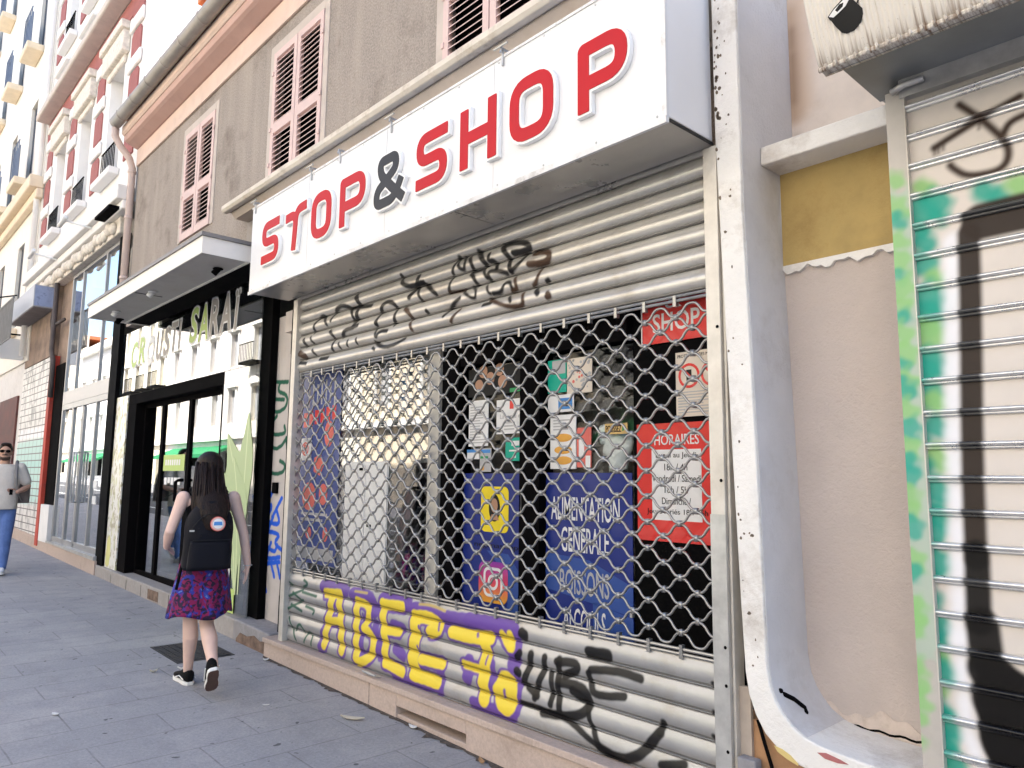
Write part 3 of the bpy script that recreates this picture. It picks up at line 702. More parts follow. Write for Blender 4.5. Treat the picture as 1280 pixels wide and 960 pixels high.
litter('small white scrap on the pavement beside the broken step corner', 'paper_scrap', -6.15, -.12, .05, .03, 1.1, paperm)
litter('crumpled pinkish tissue on the grey plinth by the black door frame', 'paper_scrap', -11.45, -.02 + .15, .001, .001, 0, paperm) if False else None

dl = MB(); rd = random.Random(9); row = []
for x in np.arange(-6.3, -1.8, .035): row.append([(x, -.078 - abs(rd.gauss(.012, .016)) - .012 * math.sin(x * 7) ** 2, gz(x) + .0035), (x, -.070, gz(x) + .0035), (x, -.070, gz(x) + .009), (x, -.076, gz(x) + .009)])
dl.loft(row); o = dl.build('dirt', mat('sill_dirt', (.085, .07, .06), .95, var=.5, scale=40)); tag(o, 'dark dirt packed along the foot of the stone sill', 'dirt', kind='stuff')
litter('cigarette end on the slabs between the woman and the stone sill', 'cigarette_end', -5.05, -.62, .05, .012, .9, paperm, .004)
litter('torn white ticket on the slabs at the bottom left of the view', 'paper_scrap', -5.7, -1.75, .06, .035, .4, paperm, .006)
litter('small dry leaf on the slabs beside the metal hatch', 'dry_leaf', -6.35, -.95, .06, .03, 1.3, leafm)
# ------------------------------------------------------------------ near building (upper floor, eave, sill, pier between shops)
nb = thing('terraced_building', 'low roughcast building with pink louvred shutters and a pink eave above two shops', 'building', (-6.5, 0, gz(-6.5)))
Xl, Xr = -11.46, -1.84
WIN = [(-9.47, -8.33), (-6.95, -5.74), (-4.10, -2.90)]
ZB, ZT = 4.36, 5.86
holes = [(a + .05, b - .05, ZB, ZT - .05) for a, b in WIN]
wall = MB(); holes_wall(wall, Xl, Xr, 3.6, 6.5, holes, 0.0, .35); wall.build('upper_wall', rough_cast, nb)
MB().box(Xl, Xr, 1.2, 1.5, 0, 7.2).build('rear_wall', rough_cast, nb)
for a, b in WIN:
    fr = MB()
    fr.box(a, a + .085, -.012, .10, ZB, ZT); fr.box(b - .085, b, -.012, .10, ZB, ZT); fr.box(a + .085, b - .085, -.012, .10, ZT - .09, ZT)
    w = fr.build('window', pale_surround, nb, bevel=.004)
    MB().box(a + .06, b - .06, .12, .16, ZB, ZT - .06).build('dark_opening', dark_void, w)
    mid = (a + b) / 2
    for s0, s1 in ((a + .09, mid - .006), (mid + .006, b - .09)):
        s = MB(); st = .062; zt, zb, zm = ZT - .10, ZB + .01, ZB + .58
        s.box(s0, s0 + st, -.02, .02, zb, zt); s.box(s1 - st, s1, -.02, .02, zb, zt)
        for z0, z1 in ((zt - .07, zt), (zm - .05, zm + .05), (zb, zb + .09)): s.box(s0 + st, s1 - st, -.02, .02, z0, z1)
        for z0, z1 in ((zb + .09, zm - .05), (zm + .05, zt - .07)):
            n = int((z1 - z0) / .052)
            for k in range(n):
                z = z0 + (k + .5) * (z1 - z0) / n
                s.add([(s0 + st, -.017, z - .020), (s1 - st, -.017, z - .020), (s1 - st, .017, z + .014), (s0 + st, .017, z + .014),
                       (s0 + st, -.017, z - .012), (s1 - st, -.017, z - .012), (s1 - st, .017, z + .022), (s0 + st, .017, z + .022)],
                      [(0, 3, 2, 1), (4, 5, 6, 7), (0, 1, 5, 4), (2, 3, 7, 6), (1, 2, 6, 5), (3, 0, 4, 7)])
        for zz in (zt - .22, zm, zb + .2): s.box(s0 - .01 if s0 < mid - .1 else s1 - .02, s0 + .02 if s0 < mid - .1 else s1 + .01, -.03, -.021, zz - .02, zz + .02)
        s.build('shutter', shutter_pink, w)
# frieze, cove, gutter, roof
MB().box(Xl - .005, Xr, -.03, -.001, 6.01, 6.27).build('frieze', eave_peach, nb, bevel=.006)
MB().prism_x([(0, 6.275), (-.045, 6.275), (-.17, 6.32), (-.205, 6.34), (-.215, 6.42), (0, 6.42)], Xl - .01, Xr).build('eave_cove', eave_pink, nb)
MB().prism_x([(-.0, 6.422), (-.225, 6.422), (-.25, 6.45), (-.25, 6.56), (0, 6.62)], Xl - .02, Xr).build('eave_board', eave_peach, nb)
gt = MB(); rings = []
for x in np.linspace(Xl - .04, Xr, 12):
    rings.append([(x, -.335 + .085 * math.cos(a), 6.60 + .085 * math.sin(a)) for a in np.linspace(math.pi * .92, math.pi * 2.08, 12)] + [(x, -.335 + .077 * math.cos(a), 6.602 + .077 * math.sin(a)) for a in np.linspace(math.pi * 2.08, math.pi * .92, 12)])
gt.loft(rings)
for x in np.arange(Xl + .3, Xr, .62): gt.loft([[(xx, -.335 + .092 * math.cos(a), 6.60 + .092 * math.sin(a)) for a in np.linspace(math.pi * .9, math.pi * 2.1, 12)] for xx in (x, x + .025)], True, True)
gt.build('gutter', zinc, nb, True)
rf = MB()
for k in range(int((Xr - Xl) / .2)):
    x = Xl + k * .2; prof = [(x + .1 + .1 * math.cos(t), .055 * math.sin(t)) for t in np.linspace(math.pi, 0, 8)]
    rf.loft([[(a, -.3, 6.66 + b) for a, b in prof] + [(x + .2, -.3, 6.62), (x, -.3, 6.62)], [(a, 3.2, 7.9 + b) for a, b in prof] + [(x + .2, 3.2, 7.86), (x, 3.2, 7.86)]])
rf.build('tiled_roof', terracotta, nb)
ch = MB().box(-10.55, -9.95, .45, .9, 6.9, 8.36); ch.box(-10.6, -9.9, .4, .95, 8.361, 8.45); ch.build('chimney', terracotta, nb, bevel=.01)
dp = MB(); dp.tube([(-11.50, -.335, 6.52), (-11.50, -.33, 6.40), (-11.50, -.26, 6.28), (-11.50, -.12, 6.12), (-11.50, -.07, 5.98), (-11.50, -.07, 3.75)], .05, 12)
for z in (5.9, 5.2, 4.3): dp.tube([(-11.50, -.07, z), (-11.50, -.07, z + .04)], .058, 12)
dp.build('downpipe', mat('downpipe_pinkish', (.62, .50, .46), .7, var=.1, dirt=.4, dcol=(.35, .25, .2)), nb, True)
# ledge above the sign
MB().prism_x([(-.001, 4.265), (-.001, 4.19), (-.20, 4.165), (-.21, 4.15), (-.255, 4.15), (-.275, 4.175), (-.275, 4.215), (-.25, 4.235), (-.02, 4.28)], -7.36, Xr).build('ledge', ledge_cream, nb, bevel=.008)
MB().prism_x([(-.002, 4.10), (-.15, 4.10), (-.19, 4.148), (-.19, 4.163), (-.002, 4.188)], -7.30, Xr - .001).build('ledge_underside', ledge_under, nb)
MB().box(-7.3, Xr, -.02, -.001, 3.64, 4.09).build('fascia_backing', mat('fascia_grey', (.33, .30, .28), .9, var=.2, dirt=.5), nb)
# pier between the two shops, set back, with its step
nw = np.arange(-6.985, -6.40, .005)
wallpier = mat('pier_grey_plaster', (.50, .46, .44), .85, var=.12, bump=.2, dirt=.35, dcol=(.25, .2, .17), paint=True)
def tw(X, Z): return paint_rgba(X, Z, [(c, r * 1.0667 * 1.15, [(x * 1.0667, 1.5 + (z - 1.5) * 1.0667) for x, z in p]) for c, r, p in TAG_WALL], .006)
sheet('pier', nw, [(.20, z) for z in np.arange(.12, 3.07, .006)], wallpier, nb, tw)
MB().box(-6.985, -6.40, .203, .6, .12, 3.065).build('pier_core', wallpier, nb)
MB().box(-6.83, -6.745, .17, .1985, 1.335, 1.44).build('bell_box', black_paint, nb, bevel=.004)
MB().box(-6.60, -6.2, .12, .6, 2.86, 3.06).build('pier_lintel', mat('pier_lintel', (.56, .5, .46), .9, var=.1, dirt=.3), nb)
stp = MB().prism_y([(-7.08, gz(-7.08) - .05), (-6.305, gz(-6.3) - .05), (-6.305, .135), (-7.08, .165)], -.03, .5); stp.build('doorstep', step_stone, nb, bevel=.015)
brk = MB()
pts = [(-6.98, .0), (-6.9, .06), (-6.75, .05), (-6.6, .08), (-6.48, .05), (-6.33, .07)]
brk.prism_y([(x, z) for x, z in pts] + [(-6.32, gz(-6.3)), (-6.98, gz(-7))], -.036, -.031); brk.build('broken_edge', broken_stone, nb)
# sill (plinth) under the shutter
sl = MB()
vent = (-4.28, -3.55)
def pz(x): return gz(x) - .05
for a, b in ((-6.30, -4.62), (-4.612, vent[0]), (vent[1], -2.6), (-2.592, -1.8)):
    sl.prism_y([(a, pz(a)), (b, pz(b)), (b, .085), (a, .085)], -.075, .3)
sl.prism_y([(vent[0], .0), (vent[1], .0), (vent[1], .0850), (vent[0], .0850)], -.075, .3)
sl.prism_y([(vent[0], -.105), (vent[1], -.118), (vent[1], -.06), (vent[0], -.052)], -.062, .1)
sl.box(-6.30, -1.8, -.095, .3, .086, .125)
sl.build('shutter_sill', plinth_stone, nb, bevel=.006)
MB().box(vent[0], vent[1], .11, .2, -.3, .08).build('vent_slot', dark_void, nb)

# ------------------------------------------------------------------ shop sign
sg = thing('shop_sign', 'long white shop sign box reading STOP & SHOP in red letters with a dark ampersand', 'sign', (-4.0, -.2, 3.07))
sx0, sx1, sz0, sz1, sy = -6.255, -1.83, 3.075, 3.865, -.40
MB().box(sx0, sx1, sy, sy + .02, sz0, sz1).build('front_panel', sign_white, sg, bevel=.003)
MB().box(sx0 + .01, sx1 - .002, sy + .021, -.03, sz0 + .03, sz1 - .01).build('box', sign_side, sg, bevel=.003)
sf = MB()
for a, b in ((sx0 + .004, -5.9), (-5.894, -3.4), (-3.394, sx1 - .004)): sf.box(a, b, sy + .022, -.025, sz0 + .012, sz0 + .028)
sf.build('soffit_sheet', sign_soffit, sg)
tr = MB(); tr.box(sx0 - .006, sx1, sy - .006, sy - .001, sz0 - .004, sz0 + .026); tr.box(sx1 - .02, sx1 + .004, sy - .006, sy - .001, sz0 + .027, sz1)
tr.box(sx0 - .006, sx1, sy - .006, sy - .001, sz1 - .014, sz1 + .002); tr.build('edge_trim', mat('sign_trim', (.76, .75, .74), .5, dirt=.7, dcol=(.35, .32, .28), dscale=9), sg)
for x in (-5.2, -4.1, -3.0): MB().box(x, x + .003, sy - .0012, sy - .0002, sz0 + .03, sz1 - .02).build('panel_seam', mat('seam_grey', (.55, .55, .56), .6), sg)
scw = MB(); [scw.ell((x, sy - .001, z), (.006, .003, .006), 8, 6) for x in np.arange(-6.2, -1.85, .36) for z in (sz0 + .04, sz1 - .03)]; scw.build('screw', galv, sg)
MB().box(sx1 - .0015, sx1 + .0045, sy + .022, -.03, sz0 + .006, sz0 + .02).build('corner_joint', black_line, sg)
TH = .0365
def glyph(ch, w, h):
    a = TH; 
    if ch == 'S': return [rpoly([(w, h - a), (a, h - a), (a, h * .5 + .0), (w - a, h * .5), (w - a, a), (0, a)], .10)]
    if ch == 'T': m = w * .52; return [rpoly([(m - .03, 0), (m, h - a), (w, h - a + .005)], .13), rpoly([(m - .03, 0), (m, h - a - .03), (0, h - a - .035)], .13)]
    if ch == 'O': return [rpoly([(a, a), (w - a, a), (w - a, h - a), (a, h - a)], .10, True)]
    if ch == 'P': return [rpoly([(a, 0), (a, h - a), (w * .5, h - a)], .002), rpoly([(a, h - a), (w - a, h - a), (w - a, h * .40), (a, h * .40)], .09)]
    if ch == 'H': return [[Vector((a, 0)), Vector((a, h))], [Vector((w - a, 0)), Vector((w - a, h))], [Vector((a, h * .5)), Vector((w - a, h * .5))]]
    if ch == '&': return [rpoly([(w, .01), (w * .62, h * .32), (w * .22, h * .66), (w * .20, h - a * .9), (w * .72, h - a * .9), (w * .74, h * .68), (w * .40, h * .50), (a * .9, h * .36), (a * .9, a * .9), (w * .62, a * .9), (w * .78, h * .22), (w * .92, h * .44)], .10)]
LET = [('S', -5.955, -5.64), ('T', -5.515, -5.17), ('O', -5.08, -4.775), ('P', -4.65, -4.305), ('&', -4.19, -3.84), ('S', -3.70, -3.385), ('H', -3.26, -2.94), ('O', -2.83, -2.50), ('P', -2.33, -2.02)]
for ch, a, b in LET:
    h = .36; z0 = 3.275; G = glyph(ch, b - a, h); st = [([Vector((p.x + a, p.y + z0)) for p in g_], TH if ch != '&' else .034) for g_ in G]
    bd = (a, b, z0, z0 + h)
    l = plate('letter', sdf_contours(st, TH, .0135, bd), sy - .030, sy - .002, letter_white, sg)
    plate('face', sdf_contours(st, TH, 0, bd), sy - .0345, sy - .0305, letter_dark if ch == '&' else letter_red, l)
for x in (-6.19, -5.16, -4.72, -4.04, -2.92):
    b = MB(); big = x not in (-4.72,)
    b.tube([(x, -.27, 3.90), (x, -.42, 3.90), (x + .0, -.425, 3.87)], .008, 6); b.box(x - .006, x + .006, -.412, -.402, 3.80, 3.90)
    if big: b.tube([(x - .05, -.43, 3.905), (x + .06, -.43, 3.905)], .007, 6)
    b.build('lamp_bracket', galv, sg)

# ------------------------------------------------------------------ roller shutter of the shop
rs = thing('roller_shutter', 'closed metal roller shutter with see-through wavy grille, spray tags above and purple yellow graffiti below', 'roller shutter', (-4, 0, .125))
def slat_profile(z0, z1, n, bulge=.030, k=20):
    P_ = []; h = (z1 - z0) / n
    for i in range(n):
        b = z0 + i * h
        P_ += [(.030, b + .0005), (.030, b + .0065), (-.004, b + .007), (-.006, b + .009), (-.004, b + .0110), (.005, b + .0118)]
        for t in np.linspace(0, 1, k): P_.append((.006 - bulge * math.sin(math.pi * (t ** .8)) ** .9, b + .012 + (h - .0125) * t))
    return P_
xs = np.arange(-6.13, -1.87, .0048)
def joint_shade(X, Z, z0, z1, n):  # painted dark lines standing for the shade under each slat
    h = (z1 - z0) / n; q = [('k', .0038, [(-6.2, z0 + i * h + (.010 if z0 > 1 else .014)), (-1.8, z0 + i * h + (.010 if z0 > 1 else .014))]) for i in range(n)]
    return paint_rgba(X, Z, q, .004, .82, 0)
sheet('upper_slats', xs, slat_profile(2.40, 3.06, 6), slat_metal, rs, lambda X, Z: over(paint_rgba(X, Z, [(c, r * (1.6 if c == 'k' else 1.7), p) for c, r, p in TAG_TOP], .008, .97, .06), joint_shade(X, Z, 2.40, 3.06, 6)))
sheet('lower_slats', xs, slat_profile(.125, .69, 5, .017), slat_grey, rs, lambda X, Z: over(paint_rgba(X, Z, [(c, r * dict(p=1.5, y=1.75, k=1.15).get(c, 1), p) for c, r, p in PIECE_LOW], .0065, .97, .05), joint_shade(X, Z, .125, .69, 5)))
MB().box(-6.13, -1.87, -.012, .02, 3.061, 3.2).build('top_roll_cover', sign_soffit, rs)
gl = MB().box(-6.095, -6.022, -.05, .05, .126, 3.06); gl.build('guide_rail', galv_cream, rs, bevel=.004)
gr_ = MB().box(-1.876, -1.803, -.05, .05, -.2, 3.072); gr_.box(-1.802, -1.788, -.03, .05, -.2, 3.07); gr_.build('guide_rail', galv_cream, rs, bevel=.004); MB().box(-1.878, -1.801, -.0525, -.0505, -.2, 1.35).build('worn_rail_face', galv, rs)
hw = MB()
for z in (.35, .62, .78, 1.5, 2.2): hw.ell((-1.818, -.052, z), (.008, .004, .008), 8, 6)
hw.build('rail_bolt', black_paint, rs)
# grille
z0g, z1g, nw_, pit = .735, 2.352, 26, .1855
dzg = (z1g - z0g) / nw_
for k in range(nw_):
    zc = z0g + (k + .5) * dzg; sgn = 1 if k % 2 == 0 else -1
    mb = MB(); pts = []
    for x in np.arange(-6.12, -1.885, pit / 14):
        c = math.cos(2 * math.pi * (x + 2.078) / pit); c = math.tanh(1.5 * c) / math.tanh(1.5); pts.append((x, 0.004 * sgn, zc + sgn * c * (dzg / 2 - .004)))
    mb.tube(pts, .0066, 7, False)
    if k < nw_ - 1:
        zt = zc + dzg / 2; x = -2.078 if sgn == 1 else -2.078 + pit / 2
        x -= pit * 25
        while x < -1.9:
            if x > -6.1: mb.box(x - .009, x + .009, -.011, .012, zt - .015, zt + .015)
            x += pit
    mb.build('grille_wire', wire_metal, rs, True)
for z0, z1, zb0, zb1, off in ((2.372, 2.384, 2.350, 2.398, 0), (.700, .712, .686, .742, pit / 2 * 0)):
    mb = MB(); mb.tube([(-6.12, 0, z0), (-1.89, 0, z0)], .0085, 8); mb.tube([(-6.12, 0, z1 + .010), (-1.89, 0, z1 + .010)], .0085, 8)
    x = -2.078 - pit * 25 + off
    while x < -1.9:
        if x > -6.1: mb.box(x - .009, x + .009, -.012, .012, zb0 - .006, zb1)
        x += pit
    mb.build('grille_rail', wire_metal, rs)
lk = MB(); lk.tube([(-4.66, -.06, .14), (-4.66, -.10, .155), (-4.50, -.10, .150), (-4.50, -.06, .14)], .008, 6); lk.build('pull_handle', galv, rs)

# ------------------------------------------------------------------ shop window behind the grille
G = .12
sw = thing('shop_window', 'dark framed shop window and door behind the wavy metal grille', 'shop window', (-4, .12, .125))
fm = MB()
fm.box(-4.03, -3.85, .06, .18, .13, 2.6); fm.box(-3.255, -3.085, .06, .18, .13, 2.6); fm.box(-3.85, -3.255, .07, .17, 2.235, 3.05); fm.box(-3.085, -2.44, .07, .17, 2.235, 3.05); fm.box(-3.85, -3.255, .07, .17, .13, .60); fm.box(-3.085, -2.44, .07, .17, .13, .55)
fm.build('door_frame', black_paint, sw, bevel=.004)
MB().box(-2.44, -1.80, .125, .2, .13, 3.05).build('side_panel', black_gloss, sw)
MB().box(-4.155, -4.035, .04, .18, .13, 3.05).build('mullion', mullion_beige, sw, bevel=.006)
MB().box(-6.375, -6.36, .08, .18, .13, 3.05).build('jamb', black_paint, sw)
MB().box(-6.36, -4.156, .07, .17, 2.62, 3.05).build('head_rail', black_paint, sw)
MB().box(-6.36, -4.156, .07, .17, .13, .45).build('bottom_rail', black_paint, sw)
for a, b, c, d in ((-6.36, -4.156, .45, 2.62), (-3.85, -3.255, .60, 2.235), (-3.085, -2.44, .55, 2.235)): MB().box(a, b, G, G + .008, c, d).build('pane', bright_glass if a < -5 else clear_glass, sw)
cl = MB().box(-2.46, -2.445, .1, .12, .8, .84); [cl.box(-3.245 + .012, -3.232, .055, .06, z, z + .12) for z in (.7, 1.3)]; cl.build('hinge', galv, sw)
room = thing('shop_interior', 'dim grey shop interior seen through the grilled windows', 'room', (-4, 2, .1))
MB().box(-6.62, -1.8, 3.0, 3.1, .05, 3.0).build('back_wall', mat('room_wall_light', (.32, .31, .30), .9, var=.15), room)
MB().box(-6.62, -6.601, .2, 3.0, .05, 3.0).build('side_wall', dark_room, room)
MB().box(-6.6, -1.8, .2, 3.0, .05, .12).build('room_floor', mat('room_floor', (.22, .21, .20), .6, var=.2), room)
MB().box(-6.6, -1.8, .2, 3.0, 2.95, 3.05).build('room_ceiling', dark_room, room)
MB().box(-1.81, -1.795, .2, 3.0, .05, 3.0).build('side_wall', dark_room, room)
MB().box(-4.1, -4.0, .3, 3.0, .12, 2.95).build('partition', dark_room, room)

def poster(name, label, cat, x0, x1, z0, z1, m, group=None, y=.113):
    t = thing(name, label, cat, ((x0 + x1) / 2, y, z0), group); MB().box(x0, x1, y, y + .005, z0, z1).build('sheet', m, t); return t
def bars(t, name, m, rects, y=.1128):
    mb = MB()
    for a, b, c, d in rects: mb.box(a, b, y - .0010, y - .0001, c, d)
    return mb.build(name, m, t)
def lines(t, m, x0, x1, z0, z1, n, fill=.45, y=.1128, mn=.6):
    rr = random.Random(int(x0 * 1000)); h = (z1 - z0) / n
    return bars(t, 'printed_lines', m, [(x0, x0 + (x1 - x0) * rr.uniform(mn, 1), z0 + i * h, z0 + i * h + h * fill) for i in range(n)], y)
def disc(mb, x, z, r, y0, y1, n=20, sx=1.): return mb.prism_y([(x + r * sx * math.cos(2 * math.pi * i / n), z + r * math.sin(2 * math.pi * i / n)) for i in range(n)], y0, y1)
def ringp(mb, x, z, r, t, y0, y1, n=24):
    for i in range(n):
        a, b = 2 * math.pi * i / n, 2 * math.pi * (i + 1) / n
        mb.prism_y([(x + r * math.cos(a), z + r * math.sin(a)), (x + r * math.cos(b), z + r * math.sin(b)), (x + (r - t) * math.cos(b), z + (r - t) * math.sin(b)), (x + (r - t) * math.cos(a), z + (r - t) * math.sin(a))], y0, y1)
    return mb
def rrect(x0, x1, z0, z1, r, n=6):
    o = []
    for cx, cz, a0 in ((x1 - r, z1 - r, 0), (x0 + r, z1 - r, 90), (x0 + r, z0 + r, 180), (x1 - r, z0 + r, 270)):
        o += [(cx + r * math.cos(R(a0 + 90 * i / n)), cz + r * math.sin(R(a0 + 90 * i / n))) for i in range(n + 1)]
    return o
# red SHOP sign
t = poster('shop_name_sign', 'red sign reading SHOP in white behind the top right corner of the grille', 'sign', -2.366, -1.90, 2.20, 2.475, p_red)
MB().box(-2.372, -2.3665, .108, .119, 2.195, 2.48).build('edge', p_white, t)
text('SHOP', -2.30, -2.015, 2.255, 2.355, .1128, p_white, t, bold=.012); text('&', -2.22, -2.12, 2.375, 2.455, .1128, p_white, t)
# notice
t = poster('printed_notice', 'cream notice with two red prohibition circles on the black panel', 'notice', -2.163, -1.90, 1.812, 2.137, p_cream)
mb = MB()
for x in (-2.085, -1.955): ringp(mb, x, 2.015, .062, .013, .1115, .1128); mb.prism_y([(x - .048, 2.05), (x - .038, 2.06), (x + .048, 1.98), (x + .038, 1.97)], .1112, .1127)
mb.build('prohibition_symbol', p_red, t)
mb = MB(); mb.box(-2.10, -2.07, .1118, .1129, 1.985, 2.045); mb.box(-1.97, -1.94, .1118, .1129, 1.99, 2.04); mb.build('bottle_symbol', p_black, t)
text('PROTECTION DES MINEURS', -2.15, -1.91, 2.108, 2.124, .1128, p_black, t); lines(t, p_grey, -2.15, -1.91, 1.83, 1.945, 8, .4)
# opening hours
t = poster('opening_hours_sign', 'red sign headed HORAIRES with a white list of opening hours', 'sign', -2.412, -1.90, 1.195, 1.785, p_red)
text('HORAIRES', -2.30, -2.035, 1.675, 1.728, .1128, p_white, t, bold=.008)
MB().box(-2.318, -2.025, .1115, .1129, 1.30, 1.652).build('white_panel', p_white, t)
for i, s_ in enumerate(('Lundi au Jeudi', '18h / 4h', 'Vendredi / Samedi', '18h / 5h', 'Dimanche /', 'Jours fériés 18h - 5h')):
    z = 1.603 - i * .056; w = .0085 * len(s_); c = -2.172
    text(s_, c - w, c + w, z, z + .034, .1112, p_black, t)
# blue door posters
t = poster('blue_poster', 'tall blue poster reading ALIMENTATION GENERALE BOISSONS ALCOOLS on the right door leaf', 'poster', -3.078, -2.447, .56, 1.535, p_blue)
mb = MB(); mb.prism_y([(-3.078, .88), (-2.447, .80), (-2.447, .95), (-2.75, 1.06), (-3.078, 1.08)], .1122, .1129); mb.prism_y([(-2.72, .56), (-2.447, .56), (-2.447, .79), (-2.72, .84)], .1122, .1129); mb.build('pale_swoosh', p_mid, t)
for s_, a, b, c, d in (('ALIMENTATION', -3.035, -2.53, 1.268, 1.40), ('GENERALE', -2.955, -2.605, 1.095, 1.232), ('BOISSONS', -2.965, -2.605, .868, 1.0), ('ALCOOLS', -2.94, -2.63, .665, .795)):
    text(s_, a, b, c, d, .1120, p_white if s_ != 'BOISSONS' else p_grey, t, bold=.006)
t = poster('blue_poster', 'blue poster with a yellow sticker and a camera app logo on the left door leaf', 'poster', -3.84, -3.262, .62, 1.53, p_blue)
mb = MB(); mb.prism_y([(-3.60, 1.05), (-3.50, .98), (-3.40, .75), (-3.45, .62), (-3.262, .62), (-3.262, .9), (-3.4, 1.04)], .1122, .1129); mb.build('pale_swoosh', p_mid, t)
yl = MB().prism_y(rrect(-3.66, -3.40, 1.165, 1.448, .04), .1105, .1121).build('yellow_sticker', p_yellow, t)
mb = MB(); disc(mb, -3.53, 1.315, .085, .1095, .1104, 24, .62); mb.build('portrait_backdrop', p_black, yl)
mb = MB(); disc(mb, -3.53, 1.33, .045, .1088, .1094, 20, .7); mb.prism_y([(-3.575, 1.24), (-3.485, 1.24), (-3.505, 1.275), (-3.555, 1.275)], .1088, .1094); mb.build('portrait', p_skin, yl)
text('neganashop', -3.72, -3.31, 1.06, 1.10, .1120, p_black, t)
im, nt, b_ = _new('app_logo_gradient'); v_ = _coord(nt); sp_ = nt.nodes.new('ShaderNodeSeparateXYZ'); nt.links.new(v_, sp_.inputs[0])
mr = nt.nodes.new('ShaderNodeMapRange'); mr.inputs[1].default_value = .73; mr.inputs[2].default_value = .98; nt.links.new(sp_.outputs['Z'], mr.inputs[0])
rp = nt.nodes.new('ShaderNodeValToRGB'); rp.color_ramp.elements[0].color = (.80, .40, .03, 1); rp.color_ramp.elements[1].color = (.26, .03, .35, 1); e_ = rp.color_ramp.elements.new(.5); e_.color = (.70, .05, .10, 1)
nt.links.new(mr.outputs[0], rp.inputs[0]); nt.links.new(rp.outputs[0], b_.inputs['Base Color']); b_.inputs['Roughness'].default_value = .45
lg = MB().prism_y(rrect(-3.672, -3.400, .735, .985, .055), .1105, .1120).build('camera_logo', im, t)
mb = MB(); ro = rrect(-3.625, -3.447, .770, .950, .045); ri = rrect(-3.607, -3.465, .788, .932, .03)
for i in range(len(ro)): j = (i + 1) % len(ro); mb.prism_y([ro[i], ro[j], ri[j], ri[i]], .1094, .1104)
ringp(mb, -3.536, .860, .048, .018, .1094, .1104); disc(mb, -3.486, .910, .010, .1094, .1104); mb.build('camera_outline', p_white, lg)
# left faded poster
t = poster('faded_blue_poster', 'tall faded blue poster with red shapes at the left end of the grilled window', 'poster', -6.32, -5.48, .77, 2.42, p_blue2)
bars(t, 'white_lettering', p_grey, [(-6.05 + i * .075, -6.025 + i * .075, 2.10 + .02 * (i % 2), 2.36 - .03 * (i % 3)) for i in range(7)])
bars(t, 'red_lettering', p_red, [(-6.22 + i * .10, -6.155 + i * .10, 1.92 + .01 * i, 2.05 + .008 * i) for i in range(7)])
for x_, z_, r_, n_, k_ in ((-5.97, 1.33, .12, 20, 1), (-5.72, 1.35, .09, 20, .8), (-5.82, 1.60, .10, 5, 1), (-5.66, 1.86, .11, 20, .7), (-5.95, 1.02, .05, 20, 1), (-5.66, 1.02, .06, 20, .7)): mb = MB(); disc(mb, x_, z_, r_, .1116, .1128, n_, k_); mb.build('red_shape', p_salmon, t)
bars(t, 'white_band', p_grey, [(-6.24, -5.52, .80, .90), (-6.24, -5.52, .66 + .2, .64 + .2)][:1])
lines(t, p_grey, -6.1, -5.6, 1.12, 1.22, 2)
t2 = poster('warning_notice', 'small white notice with a red mark stuck on the faded blue poster', 'notice', -6.165, -5.955, 1.64, 1.835, p_white, y=.106); mb = MB(); ringp(mb, -6.06, 1.74, .06, .014, .1045, .1059); mb.box(-6.085, -6.035, .1045, .1059, 1.70, 1.78); mb.build('red_mark', p_red, t2)
# papers on the door leaves
def sheetp(label, x0, x1, z0, z1, m, ln=None, lm=None, name='paper_sheet', cat='paper', y=.113):
    t_ = poster(name, label, cat, x0, x1, z0, z1, m, None, y)
    if ln: lines(t_, lm or p_grey, x0 + .015, x1 - .015, z0 + .02, z1 - .03, ln, .4, y - .0002)
    return t_
sheetp('white printed menu sheet, tallest paper on the left door leaf', -3.80, -3.605, 1.705, 2.005, p_white, 14)
t = sheetp('white paper with a small red crest on the left door leaf', -3.524, -3.243, 1.776, 1.992, p_white)
bars(t, 'crest', p_red, [(-3.40, -3.365, 1.93, 1.985)]); text('La vente est', -3.49, -3.27, 1.872, 1.90, .1128, p_grey, t); lines(t, p_grey, -3.45, -3.30, 1.80, 1.86, 3)
t = sheetp('teal green square sheet on the left door leaf', -3.436, -3.248, 1.607, 1.75, p_teal); bars(t, 'white_lettering', p_white, [(-3.38, -3.31, 1.70, 1.73), (-3.40, -3.29, 1.665, 1.675), (-3.36, -3.34, 1.625, 1.65)])
t = sheetp('small white and blue sticker low on the left door leaf', -3.813, -3.69, 1.622, 1.685, p_white); bars(t, 'blue_band', p_lblue, [(-3.813, -3.69, 1.665, 1.685)])
t = sheetp('small card with blue top and orange dot on the left door leaf', -3.682, -3.572, 1.54, 1.69, p_grey); bars(t, 'blue_band', p_lblue, [(-3.675, -3.58, 1.66, 1.682)]); bars(t, 'green_band', p_green, [(-3.675, -3.60, 1.625, 1.64)]); bars(t, 'orange_square', p_orange, [(-3.668, -3.64, 1.55, 1.575)])
t = sheetp('dark poster of round tan pictures at the top of the left door leaf', -3.81, -3.275, 2.03, 2.215, p_black)
mb = MB(); [disc(mb, x, z, .042, .1116, .1128, 14) for x, z in ((-3.70, 2.10), (-3.59, 2.14), (-3.47, 2.11), (-3.66, 2.19), (-3.50, 2.19))]; mb.build('round_picture', p_skin, t); bars(t, 'green_band', p_green, [(-3.40, -3.30, 2.035, 2.06)])
t = sheetp('teal and pale green card high on the right door leaf', -3.067, -2.917, 2.0, 2.195, p_teal); bars(t, 'pale_corner', p_grey, [(-3.03, -2.925, 2.11, 2.19)])
t = sheetp('beige card covered in small drawings on the right door leaf', -2.911, -2.721, 1.985, 2.19, p_cream); rr = random.Random(3)
